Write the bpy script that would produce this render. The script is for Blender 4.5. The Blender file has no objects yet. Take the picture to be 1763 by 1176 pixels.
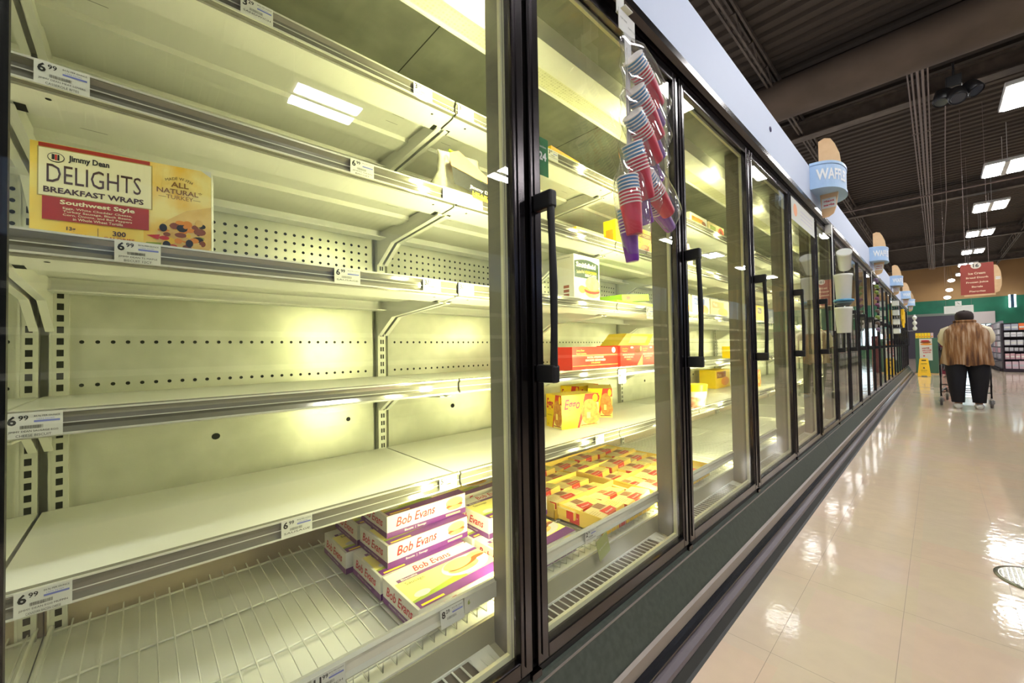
import bpy, bmesh, math, random
from mathutils import Vector, Matrix
random.seed(7)
PI = math.pi
S = bpy.context.scene
COL = S.collection

# ---------------------------------------------------------------- camera, world, exposure
cam_d = bpy.data.cameras.new('camera')
cam = bpy.data.objects.new('camera', cam_d); COL.objects.link(cam)
F_PX, YAW, PITCH, ROLL = 683.671, .8198, .0208, -.0168
cam_d.sensor_width = 36.0; cam_d.lens = 36.0 * F_PX / 1763.0
cam_d.clip_start = .01; cam_d.clip_end = 200
fw = Vector((-math.sin(YAW) * math.cos(PITCH), math.cos(YAW) * math.cos(PITCH), math.sin(PITCH)))
rt = Vector((math.cos(YAW), math.sin(YAW), 0)); up = rt.cross(fw)
r2 = rt * math.cos(ROLL) + up * math.sin(ROLL); u2 = -rt * math.sin(ROLL) + up * math.cos(ROLL)
M = Matrix((r2, u2, -fw)).transposed().to_4x4(); M.translation = Vector((.5938, 0, .9121))
cam.matrix_world = M
S.camera = cam
W = bpy.data.worlds.new('world'); S.world = W; W.use_nodes = True
WORLD_STRENGTH = .42
W.node_tree.nodes['Background'].inputs[0].default_value = (.93, .93, 1.0, 1)
W.node_tree.nodes['Background'].inputs[1].default_value = WORLD_STRENGTH
S.view_settings.view_transform = 'Standard'; S.view_settings.look = 'None'
S.view_settings.gamma = 1; S.view_settings.use_curve_mapping = False
S.view_settings.exposure = 0.08
LED_STRENGTH = 108.0
CEIL_STRENGTH = 58.0

# ---------------------------------------------------------------- helpers
def lin(c):
    return tuple(((x / 255.) / 12.92 if x / 255. <= .04045 else ((x / 255. + .055) / 1.055) ** 2.4) for x in c)
MATS = {}
def mat(name, rgb=None, rough=.5, metal=0., emit=None, es=1., spec=.5, noise=None, bump=None, alpha=None, coat=0., rnoise=None):
    if name in MATS: return MATS[name]
    m = bpy.data.materials.new(name); m.use_nodes = True; MATS[name] = m
    nt = m.node_tree; b = nt.nodes['Principled BSDF']
    c = lin(rgb) + (1,)
    b.inputs['Base Color'].default_value = c; b.inputs['Roughness'].default_value = rough
    b.inputs['Metallic'].default_value = metal; b.inputs['Specular IOR Level'].default_value = spec
    b.inputs['Coat Weight'].default_value = coat; b.inputs['Coat Roughness'].default_value = .06
    if emit: b.inputs['Emission Color'].default_value = tuple(emit) + (1,); b.inputs['Emission Strength'].default_value = es
    if alpha is not None: b.inputs['Alpha'].default_value = alpha
    if noise or bump or rnoise:
        tc = nt.nodes.new('ShaderNodeTexCoord')
    if noise:  # (scale, rgb2, detail)
        n = nt.nodes.new('ShaderNodeTexNoise'); n.inputs['Scale'].default_value = noise[0]; n.inputs['Detail'].default_value = noise[2] if len(noise) > 2 else 4
        nt.links.new(tc.outputs['Object'], n.inputs['Vector'])
        r = nt.nodes.new('ShaderNodeMix'); r.data_type = 'RGBA'
        mr = nt.nodes.new('ShaderNodeMapRange'); mr.inputs['From Min'].default_value = .35; mr.inputs['From Max'].default_value = .65
        nt.links.new(n.outputs['Fac'], mr.inputs['Value']); nt.links.new(mr.outputs[0], r.inputs['Factor'])
        r.inputs[6].default_value = c; r.inputs[7].default_value = lin(noise[1]) + (1,)
        nt.links.new(r.outputs[2], b.inputs['Base Color'])
    if bump:
        n2 = nt.nodes.new('ShaderNodeTexNoise'); n2.inputs['Scale'].default_value = bump[0]
        nt.links.new(tc.outputs['Object'], n2.inputs['Vector'])
        bp = nt.nodes.new('ShaderNodeBump'); bp.inputs['Strength'].default_value = bump[1]; bp.inputs['Distance'].default_value = .01
        nt.links.new(n2.outputs['Fac'], bp.inputs['Height']); nt.links.new(bp.outputs[0], b.inputs['Normal'])
    return m
def glass_mat(name, tint, k, rough=0., base=.04, body=0., body_rgb=(1, 1, 1)):
    """thin clear pane or film: mostly see-through, reflection by angle (Schlick), optional milky body"""
    if name in MATS: return MATS[name]
    m = bpy.data.materials.new(name); m.use_nodes = True; MATS[name] = m
    nt = m.node_tree; nt.nodes.clear(); N = nt.nodes.new; L = nt.links.new
    out = N('ShaderNodeOutputMaterial'); tr = N('ShaderNodeBsdfTransparent'); gl = N('ShaderNodeBsdfGlossy')
    tr.inputs[0].default_value = tuple(tint) + (1,); gl.inputs['Roughness'].default_value = rough
    g = N('ShaderNodeNewGeometry'); dp = N('ShaderNodeVectorMath'); dp.operation = 'DOT_PRODUCT'
    L(g.outputs['Normal'], dp.inputs[0]); L(g.outputs['Incoming'], dp.inputs[1])
    ab = N('ShaderNodeMath'); ab.operation = 'ABSOLUTE'; L(dp.outputs['Value'], ab.inputs[0])
    om = N('ShaderNodeMath'); om.operation = 'SUBTRACT'; om.inputs[0].default_value = 1; L(ab.outputs[0], om.inputs[1])
    pw = N('ShaderNodeMath'); pw.operation = 'POWER'; L(om.outputs[0], pw.inputs[0]); pw.inputs[1].default_value = 5
    mu = N('ShaderNodeMath'); mu.operation = 'MULTIPLY_ADD'; L(pw.outputs[0], mu.inputs[0]); mu.inputs[1].default_value = k; mu.inputs[2].default_value = base; mu.use_clamp = True
    mx = N('ShaderNodeMixShader'); L(mu.outputs[0], mx.inputs[0])
    if body > 0:
        df = N('ShaderNodeBsdfDiffuse'); df.inputs[0].default_value = tuple(body_rgb) + (1,)
        m2 = N('ShaderNodeMixShader'); m2.inputs[0].default_value = body
        L(tr.outputs[0], m2.inputs[1]); L(df.outputs[0], m2.inputs[2]); L(m2.outputs[0], mx.inputs[1])
    else: L(tr.outputs[0], mx.inputs[1])
    L(gl.outputs[0], mx.inputs[2]); L(mx.outputs[0], out.inputs[0])
    return m

class MB:
    def __init__(s): s.v = []; s.f = []; s.m = []; s.mats = []; s.sm = []
    def mi(s, m):
        if m not in s.mats: s.mats.append(m)
        return s.mats.index(m)
    def add(s, vs, fs, m, smooth=False, mtx=None):
        b = len(s.v)
        for p in vs:
            p = Vector(p)
            if mtx: p = mtx @ p
            s.v.append(tuple(p))
        k = s.mi(m)
        for f in fs: s.f.append(tuple(i + b for i in f)); s.m.append(k); s.sm.append(smooth)
        return s
    def box(s, a, b, m, mtx=None, bev=0):
        x0, x1 = sorted((a[0], b[0])); y0, y1 = sorted((a[1], b[1])); z0, z1 = sorted((a[2], b[2]))
        if bev:
            bm = bmesh.new(); bmesh.ops.create_cube(bm, size=1)
            for v in bm.verts: v.co = ((x0 + x1) / 2 + v.co.x * (x1 - x0), (y0 + y1) / 2 + v.co.y * (y1 - y0), (z0 + z1) / 2 + v.co.z * (z1 - z0))
            bmesh.ops.bevel(bm, geom=bm.edges[:], offset=bev, segments=2, affect='EDGES', profile=.5)
            bm.verts.index_update()
            s.add([v.co for v in bm.verts], [[v.index for v in f.verts] for f in bm.faces], m, False, mtx); bm.free(); return s
        vs = [(x0, y0, z0), (x1, y0, z0), (x1, y1, z0), (x0, y1, z0), (x0, y0, z1), (x1, y0, z1), (x1, y1, z1), (x0, y1, z1)]
        return s.add(vs, [(0, 3, 2, 1), (4, 5, 6, 7), (0, 1, 5, 4), (1, 2, 6, 5), (2, 3, 7, 6), (3, 0, 4, 7)], m, False, mtx)
    def prism(s, pts, y0, y1, m, axis='y', smooth=False, mtx=None):
        """closed profile extruded; axis y: pts are (x,z); axis x: pts are (y,z); axis z: pts are (x,y)"""
        n = len(pts)
        def P(p, t): return {'y': (p[0], t, p[1]), 'x': (t, p[0], p[1]), 'z': (p[0], p[1], t)}[axis]
        vs = [P(p, y0) for p in pts] + [P(p, y1) for p in pts]
        s.add(vs, [(i, (i + 1) % n, (i + 1) % n + n, i + n) for i in range(n)], m, smooth, mtx)
        return s.add(vs, [tuple(range(n))[::-1], tuple(range(n, 2 * n))], m, False, mtx)
    def rings(s, rs, m, caps=True, smooth=True, mtx=None):
        n = len(rs[0]); vs = [p for r in rs for p in r]; fs = []
        for j in range(len(rs) - 1):
            for i in range(n): fs.append((j * n + i, j * n + (i + 1) % n, (j + 1) * n + (i + 1) % n, (j + 1) * n + i))
        s.add(vs, fs, m, smooth, mtx)
        if caps: s.add(vs, [tuple(range(n))[::-1], tuple(range((len(rs) - 1) * n, len(rs) * n))], m, False, mtx)
        return s
    def tube(s, pts, r, m, n=8, mtx=None, caps=True):
        pts = [Vector(p) for p in pts]; rs = r if isinstance(r, (list, tuple)) else [r] * len(pts); out = []
        for i, p in enumerate(pts):
            d = (pts[min(i + 1, len(pts) - 1)] - pts[max(i - 1, 0)]).normalized()
            a = d.cross(Vector((0, 0, 1)))
            if a.length < .05: a = d.cross(Vector((1, 0, 0)))
            a.normalize(); b = d.cross(a)
            out.append([p + a * rs[i] * math.cos(t * 2 * PI / n) + b * rs[i] * math.sin(t * 2 * PI / n) for t in range(n)])
        return s.rings(out, m, caps, True, mtx)
    def ball(s, c, r, m, nu=14, nv=9, mtx=None):
        r = r if isinstance(r, (list, tuple)) else (r, r, r)
        rs = []
        for j in range(nv + 1):
            t = -PI / 2 + PI * (j + .02) / (nv + .04)
            rs.append([Vector((c[0] + r[0] * math.cos(t) * math.cos(i * 2 * PI / nu), c[1] + r[1] * math.cos(t) * math.sin(i * 2 * PI / nu), c[2] + r[2] * math.sin(t))) for i in range(nu)])
        return s.rings(rs, m, True, True, mtx)
    def obj(s, name, parent=None, label=None, cat=None, group=None, kind=None, loc=None, rz=0):
        me = bpy.data.meshes.new(name); me.from_pydata(s.v, [], s.f)
        for m in s.mats: me.materials.append(m)
        me.polygons.foreach_set('material_index', s.m); me.polygons.foreach_set('use_smooth', s.sm); me.update()
        o = bpy.data.objects.new(name, me); COL.objects.link(o)
        if parent: o.parent = parent
        if loc is not None: o.location = loc
        if rz: o.rotation_euler = (0, 0, rz)
        return tag(o, label, cat, group, kind)
def tag(o, label=None, cat=None, group=None, kind=None):
    if label: o['label'] = label
    if cat: o['category'] = cat
    if group: o['group'] = group
    if kind: o['kind'] = kind
    return o
def empty(name, loc, label=None, cat=None, group=None, kind=None, rz=0):
    o = bpy.data.objects.new(name, None); COL.objects.link(o); o.location = loc; o.rotation_euler = (0, 0, rz)
    o.empty_display_size = .05
    return tag(o, label, cat, group, kind)
KIDS = {}
def copy_tree(o, parent=None):
    c = o.copy(); COL.objects.link(c)
    if parent is not None: c.parent = parent
    for ch in list(o.children): copy_tree(ch, c)
    return c

TXT = {}
def glyphs(s, bold, shear):
    k = (s, bold, shear)
    if k not in TXT:
        cu = bpy.data.curves.new('t', 'FONT'); cu.body = s; cu.size = 1; cu.offset = bold; cu.shear = shear; cu.resolution_u = 2
        o = bpy.data.objects.new('t', cu); me = bpy.data.meshes.new_from_object(o)
        vs = [(v.co.x, v.co.y) for v in me.vertices]; fs = [tuple(p.vertices) for p in me.polygons]
        bpy.data.objects.remove(o); bpy.data.meshes.remove(me); bpy.data.curves.remove(cu)
        if not vs: vs = [(0, 0), (1, 1)]
        x0 = min(v[0] for v in vs); x1 = max(v[0] for v in vs); y0 = min(v[1] for v in vs); y1 = max(v[1] for v in vs)
        TXT[k] = ([(v[0] - x0, v[1] - y0) for v in vs], fs, x1 - x0, y1 - y0)
    return TXT[k]
class Face:
    """flat printing on a face: o origin, u right, v up (metres)"""
    def __init__(s, mb, o, u, v, step=.00035):
        s.mb = mb; s.o = Vector(o); s.u = Vector(u).normalized(); s.v = Vector(v).normalized(); s.n = s.u.cross(s.v); s.st = step
    def P(s, x, y, l): return s.o + s.u * x + s.v * y + s.n * (s.st * l)
    def poly(s, pts, m, l=1): s.mb.add([s.P(x, y, l) for x, y in pts], [tuple(range(len(pts)))], m); return s
    def rect(s, x0, y0, x1, y1, m, l=1): return s.poly([(x0, y0), (x1, y0), (x1, y1), (x0, y1)], m, l)
    def ell(s, cx, cy, rx, ry, m, l=1, n=20, a0=0, a1=2 * PI, rot=0):
        c, q = math.cos(rot), math.sin(rot); pts = []
        for i in range(n):
            t = a0 + (a1 - a0) * i / (n if a1 - a0 > 6.2 else n - 1); x, y = rx * math.cos(t), ry * math.sin(t)
            pts.append((cx + x * c - y * q, cy + x * q + y * c))
        return s.poly(pts, m, l)
    def text(s, t, x, y, h, m, l=2, w=None, al='l', bold=0., shear=0., rot=0):
        """baseline box lower edge y, glyph height h, optional fitted width w"""
        vs, fs, tw, th = glyphs(t, bold, shear); k = h / th; kx = k if w is None else w / tw
        ox = {'l': 0, 'c': -tw * kx / 2, 'r': -tw * kx}[al]; c, q = math.cos(rot), math.sin(rot)
        out = []
        for a, b in vs:
            px, py = a * kx + ox, b * k
            out.append(s.P(x + px * c - py * q, y + px * q + py * c, l))
        s.mb.add(out, fs, m); return s

# ---------------------------------------------------------------- materials
def zinc():
    m = mat('galvanised_steel', (196, 197, 168), .36, .75, bump=(900, .02))
    return m
ZINC = mat('galvanised_steel', (222, 222, 208), .34, .38, noise=(9, (200, 202, 186), 6), bump=(260, .05))
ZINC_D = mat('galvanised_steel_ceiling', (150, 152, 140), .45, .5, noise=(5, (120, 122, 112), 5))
WHITE = mat('white_enamel', (236, 236, 228), .28, 0, spec=.5)
WHITE_R = mat('white_enamel_upright', (205, 206, 196), .45)
SLOT = mat('slot_hole', (30, 32, 26), .8)
RAILM = mat('price_rail_plastic', (150, 147, 138), .10, .45, spec=.9)
RAILC = mat('price_rail_edge', (232, 232, 222), .08, .2, spec=1.)
WIRE = mat('white_wire', (232, 232, 222), .35)
BLACKAL = mat('black_anodised_aluminium', (78, 74, 76), .22, 1.)
BLACKP = mat('black_rubber', (14, 14, 16), .5)
GRY = mat('mullion_grey', (120, 118, 110), .40, .15)
CREAM = mat('gasket_cream', (232, 228, 192), .35)
KICK = mat('dark_green_kick_panel', (74, 80, 72), .45, .2, noise=(60, (64, 70, 62), 8))
KSTRIP = mat('grey_kick_strip', (138, 128, 120), .4, .3)
BUMP = mat('black_bumper', (34, 34, 38), .18, .2)
BUMP2 = mat('grey_bumper', (104, 96, 100), .35, .3)
BASEB = mat('black_cove_base', (44, 44, 40), .6)
FASC = mat('pale_blue_fascia', (204, 214, 236), .6, spec=.3)
SIGNBL = mat('light_blue_sign', (172, 204, 240), .35)
LETW = mat('white_lettering', (245, 246, 250), .4)
WOODT = mat('tan_stick', (222, 186, 142), .5, noise=(14, (214, 176, 132)))
LED = mat('led_strip', (255, 255, 220), .4, emit=(1.0, .965, .47), es=LED_STRENGTH)
GLASS = glass_mat('door_glass', (.97, .985, .96), .96, 0., .045)
CLEAR = glass_mat('clear_film', (.97, .97, .98), .8, .05, .07, .05, (.95, .95, 1))
K = mat('ink_black', (28, 28, 26), .6); BLU = mat('ink_blue', (120, 130, 205), .6)
PAPER = mat('paper_white', (222, 222, 214), .5)
RED = mat('print_red', (206, 52, 44), .35); YEL = mat('print_yellow', (255, 218, 30), .35); YEL2 = mat('print_light_yellow', (253, 240, 140), .35)
ORG = mat('print_orange', (238, 150, 44), .4); PUR = mat('print_purple', (104, 44, 122), .35); CART = mat('carton_white', (226, 223, 216), .38)
BRN = mat('print_brown', (140, 74, 36), .5); GRN = mat('print_green', (150, 170, 60), .5); WAFF = mat('print_waffle', (214, 150, 70), .5, noise=(60, (178, 108, 46)))
DKB = mat('print_dark_brown', (74, 48, 36), .5); DGR = mat('print_dark_green', (38, 60, 48), .4); LIME = mat('carton_lime', (178, 222, 40), .35)
EGGR = mat('print_script_red', (196, 26, 54), .4); BUN = mat('print_bun', (240, 206, 120), .5, noise=(40, (226, 176, 84))); TAN = mat('print_tan', (226, 208, 150), .5)
GRNTAG = mat('green_aisle_tag', (46, 128, 78), .45)

# ---------------------------------------------------------------- setting
def floor_mat():
    m = bpy.data.materials.new('vinyl_tile'); m.use_nodes = True; nt = m.node_tree; N = nt.nodes.new; L = nt.links.new; b = nt.nodes['Principled BSDF']
    tc = N('ShaderNodeTexCoord'); n = N('ShaderNodeTexNoise'); n.inputs['Scale'].default_value = 14; n.inputs['Detail'].default_value = 8
    L(tc.outputs['Object'], n.inputs['Vector'])
    mx = N('ShaderNodeMix'); mx.data_type = 'RGBA'; L(n.outputs['Fac'], mx.inputs['Factor']); mx.inputs[6].default_value = lin((222, 202, 176)) + (1,); mx.inputs[7].default_value = lin((208, 188, 166)) + (1,)
    # individual tiles differ a little
    sc = N('ShaderNodeVectorMath'); sc.operation = 'DIVIDE'; L(tc.outputs['Object'], sc.inputs[0]); sc.inputs[1].default_value = (.2605, .5269 / 2, 1)
    fl = N('ShaderNodeVectorMath'); fl.operation = 'FLOOR'; L(sc.outputs[0], fl.inputs[0])
    wn = N('ShaderNodeTexWhiteNoise'); wn.noise_dimensions = '2D'; L(fl.outputs[0], wn.inputs['Vector'])
    m2 = N('ShaderNodeMix'); m2.data_type = 'RGBA'; m2.blend_type = 'MULTIPLY'; m2.inputs['Factor'].default_value = .05
    L(mx.outputs[2], m2.inputs[6]); L(wn.outputs['Color'], m2.inputs[7]); L(m2.outputs[2], b.inputs['Base Color'])
    b.inputs['Roughness'].default_value = .075; b.inputs['Specular IOR Level'].default_value = .36
    # each tile tilted a hair plus soft waviness
    n3 = N('ShaderNodeTexNoise'); n3.inputs['Scale'].default_value = 30; L(tc.outputs['Object'], n3.inputs['Vector'])
    bp = N('ShaderNodeBump'); bp.inputs['Strength'].default_value = .12; bp.inputs['Distance'].default_value = .004; L(n3.outputs['Fac'], bp.inputs['Height'])
    sb = N('ShaderNodeVectorMath'); sb.operation = 'SUBTRACT'; L(wn.outputs['Color'], sb.inputs[0]); sb.inputs[1].default_value = (.5, .5, .5)
    sl = N('ShaderNodeVectorMath'); sl.operation = 'MULTIPLY'; L(sb.outputs[0], sl.inputs[0]); sl.inputs[1].default_value = (.012, .012, 0)
    ad = N('ShaderNodeVectorMath'); ad.operation = 'ADD'; L(bp.outputs[0], ad.inputs[0]); L(sl.outputs[0], ad.inputs[1])
    nm = N('ShaderNodeVectorMath'); nm.operation = 'NORMALIZE'; L(ad.outputs[0], nm.inputs[0]); L(nm.outputs[0], b.inputs['Normal'])
    return m
FL = floor_mat(); GROUT = mat('tile_joint', (150, 134, 116), .5)
mb = MB(); mb.box((-3, -6, -.1), (14, 34, 0), FL)
fl = Face(mb, (0, 0, 0), (1, 0, 0), (0, 1, 0), .0004)
for i in range(12):
    x = .2311 + i * .2605; t = .0007 if i in (0, 1, 2) else .0004
    fl.rect(x - t, -4, x + t, 33, GROUT, 1)
y = 1.3674 - .5269 * 6
while y < 30:
    fl.rect(.1, y - .0007, 3.3, y + .0007, GROUT, 1); y += .5269
mb.obj('floor', kind='structure')

DECK = mat('dark_ceiling_deck', (72, 62, 54), .8); JOIST = mat('dark_painted_steel', (104, 92, 82), .6, noise=(8, (84, 74, 66)))
mb = MB(); prof = []; y = -6.0
while y < 34:
    prof += [(y, 5.2), (y + .09, 5.2), (y + .11, 5.25), (y + .19, 5.25), (y + .21, 5.2)]; y += .22
vs = [(-8, a, b) for a, b in prof] + [(14, a, b) for a, b in prof]; n = len(prof)
mb.add(vs, [(i, i + 1, i + 1 + n, i + n) for i in range(n - 1)], DECK)
mb.box((-8, -6, 5.3), (14, 34, 5.35), DECK)
ceil = mb.obj('ceiling', kind='structure')
for x in (-4.8, -2.9, -1.05, 2.75, 4.6, 6.5):   # bar joists along the aisle
    j = MB()
    for dx in (-.035, .02): j.box((x + dx, -5, 5.13), (x + dx + .025, 33, 5.19), JOIST); j.box((x + dx, -5, 4.84), (x + dx + .025, 33, 4.865), JOIST)
    y = -5
    while y < 32:
        j.tube([(x, y, 5.14), (x, y + .35, 4.86), (x, y + .7, 5.14)], .011, JOIST, 5); y += .7
    j.obj('trim_%d' % (int(x * 10) + 60), kind='structure')
for i, y in enumerate((2.2, 9.1, 16.0, 22.9, 29.8)):    # girders across the aisle
    g = MB(); g.box((-8, y - .11, 4.78), (14, y + .11, 4.8), JOIST); g.box((-8, y - .11, 5.06), (14, y + .11, 5.08), JOIST); g.box((-8, y - .012, 4.8), (14, y + .012, 5.06), JOIST)
    g.obj('trim_%d' % (i + 200), kind='structure')

# far wall
TANW = mat('tan_wall_paint', (176, 138, 88), .7, noise=(.6, (162, 126, 84))); GREENW = mat('green_wall_paint', (24, 122, 88), .6, noise=(.9, (14, 96, 72)))
DARKR = mat('dark_alcove', (74, 70, 82), .7); GREYB = mat('grey_border', (120, 128, 118), .6)
mb = MB(); mb.box((-8, 33, 0), (14, 33.2, 5.3), TANW); mb.box((-8, 32.97, 2.35), (14, 33.0, 3.29), GREENW); mb.box((-8, 32.96, 0), (14, 33.0, 2.35), GREENW)
mb.box((-3, 32.9, 0), (1.3, 32.96, 2.42), DARKR); mb.box((-3, 32.88, 2.42), (1.35, 32.97, 2.56), GREYB)
mb.obj('wall_far', kind='structure')
mb = MB(); mb.box((1.62, 32.86, 1.88), (2.7, 32.92, 2.53), mat('pale_board', (206, 196, 192), .6)); mb.obj('bulletin_board', None, 'blank pale grey panel on the green far wall behind the shopper', 'wall panel')
WIN = mat('daylight_pane', (200, 225, 255), .3, emit=(.75, .92, 1.0), es=3.2)
mb = MB()
for i in range(3): mb.box((1.4 + i * .5, 32.9, .8), (1.84 + i * .5, 32.93, 1.85), WIN)
w1 = mb.obj('window_1', kind='structure')
mb = MB()
for i in range(4): mb.box((1.36 + i * .5 - .02, 32.86, .76), (1.36 + i * .5 + .04, 32.95, 1.89), mat('window_frame_grey', (120, 124, 128), .5))
mb.obj('window_frame', w1)

# ---------------------------------------------------------------- the run of freezer cases
P0 = -.152; BW = .76
RT = [.597, .838, 1.092, 1.333, 1.571]       # top of the price rail of each shelf
XF = -.262; XB = -.73
def rail(y0, y1, z1):
    b = MB(); z0 = z1 - .036
    pr = [(XF - .010, z0), (XF, z0), (XF + .003, z0 + .004), (XF - .002, z0 + .011), (XF - .002, z0 + .024), (XF + .003, z0 + .031), (XF, z1), (XF - .006, z1 + .001), (XF - .010, z1 - .006)]
    b.prism(pr, y0, y1, RAILM)
    b.box((XF + .0005, y0, z0 + .0005), (XF + .0045, y1, z0 + .0035), RAILC); b.box((XF + .0005, y0, z1 - .0035), (XF + .0035, y1, z1 - .0005), RAILC)
    b.box((XF - .001, y0, z0 + .016), (XF + .0002, y1, z0 + .0175), RAILC)
    return b
def shelf(par, y0, y1, rt):
    h = rt - .008; b = MB(); y0 += .003; y1 -= .003; xb = -.69
    b.box((xb, y0, h - .003), (XF - .012, y1, h), WHITE)
    b.box((XF - .015, y0, h - .030), (XF - .012, y1, h - .003), WHITE)        # front apron behind the rail
    b.prism([(XF - .012, h - .0285), (XF - .012, h - .031), (XF - .085, h - .037), (XF - .085, h - .0345)], y0, y1, WHITE)   # return flange
    b.prism([(XF - .085, h - .0345), (XF - .085, h - .037), (XF - .100, h - .022), (XF - .112, h - .003), (XF - .109, h - .003), (XF - .098, h - .020)], y0, y1, WHITE)
    b.box((xb, y0, h - .032), (xb + .003, y1, h - .003), WHITE); b.box((xb, y0, h - .035), (xb + .045, y1, h - .032), WHITE)
    b.box((xb + .13, y0 + .01, h - .016), (xb + .20, y1 - .01, h - .003), WHITE)  # stiffening channel
    fu = Face(b, (0, 0, h - .003), (1, 0, 0), (0, -1, 0))   # slits seen from below
    for ye in (y0 + .07, y1 - .105):
        for dx in (-.10, -.14, -.18): fu.rect(XF + dx, -(ye + .035), XF + dx + .0012, -ye, SLOT, 1)
    fa = Face(b, (XF - .012, 0, h - .031), (-1, 0, -.082), (0, 1, 0))
    for ye in (y0 + .05, y1 - .05): fa.ell(.016, ye, .0035, .0035, SLOT, 1, 10)
    for ye in (y0 + .012, y1 - .024): fa.rect(.050, ye, .073, ye + .012, SLOT, 1)
    s = b.obj('shelf', par)
    rail(y0, y1, rt).obj('price_rail', s)
    for ye in (y0 + .006, y1 - .010):
        k = MB(); k.prism([(-.722, h - .105), (-.70, h - .115), (-.60, h - .058), (XF - .075, h - .042), (XF - .070, h - .006), (-.722, h - .006)], ye, ye + .004, WHITE)
        k.prism([(-.70, h - .117), (-.60, h - .060), (XF - .060, h - .043), (XF - .060, h - .040), (-.60, h - .056), (-.70, h - .113)], ye - .005, ye + .008, WHITE)
        k.obj('bracket', s)
    return s
def door(par, y0, w, near):
    y1 = y0 + w; zb, zt = .2408, 1.8556; t = .034; f = MB()
    x0, x1 = -.028, .0
    ym = y0 + t; yn = y1 - t
    def stile(a, b, z0, z1, ax):
        if ax == 'v':
            f.box((x0, a, z0), (x1, b, z1), BLACKAL, bev=.003); f.box((x1 - .001, a + .011, z0 + .02), (x1 + .003, a + .014, z1 - .02), BLACKAL)
        else: f.box((x0, a, z0), (x1, b, z1), BLACKAL, bev=.003)
    stile(y0, ym, zb, zt, 'v'); stile(yn, y1, zb, zt, 'v'); stile(ym, yn, zb, zb + t, 'h'); stile(ym, yn, zt - t, zt, 'h')
    d = f.obj('door', par)
    g = MB(); g.box((-.021, ym - .004, zb + t - .004), (-.009, yn + .004, zt - t + .004), GLASS); g.obj('glass_pane', d)
    q = MB(); c = .012
    for (a, b, z0, z1) in ((ym, ym + c, zb + t, zt - t), (yn - c, yn, zb + t, zt - t), (ym + c, yn - c, zb + t, zb + t + c), (ym + c, yn - c, zt - t - c, zt - t)):
        left = abs(a - ym) < 1e-6 and b - a < .02  # left trim coloured black to stand for its unlit side
        q.box((-.030, a, z0), (-.0215, b - (.006 if left else 0), z1), BLACKP if left else CREAM)
        if b - a < z1 - z0 and not left: q.box((-.0305, (a + b) / 2 - .0006, z0), (-.0213, (a + b) / 2 + .0006, z1), GRY)
    q.obj('glass_trim', d)
    hy = y0 + .017; h = MB(); zc, zh = 1.045, .185
    h.tube([(.043, hy, zc - zh), (.046, hy, zc - .09), (.047, hy, zc), (.045, hy, zc + .09), (.042, hy, zc + zh)], [.0085, .0075, .0088, .0075, .0085], BLACKP, 10)
    for z in (zc - zh, zc + zh): h.box((-.0, hy - .011, z - .019), (.052, hy + .011, z + .019), BLACKP, bev=.005)
    h.obj('handle', d)
    return d
def mullion(par, y, wide=False):
    hw = .031
    b = MB(); b.box((-.0975, y - hw, .20), (-.030, y + hw, 1.87), GRY)
    b.box((-.0302, y - hw - .002, .20), (-.026, y + hw + .002, 1.87), GRY)
    m = b.obj('mullion', par)
    l = MB(); l.box((-.0981, y - .014, .34), (-.0976, y + .014, 1.78), LED); l.obj('light_strip', m)
    return m
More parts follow.
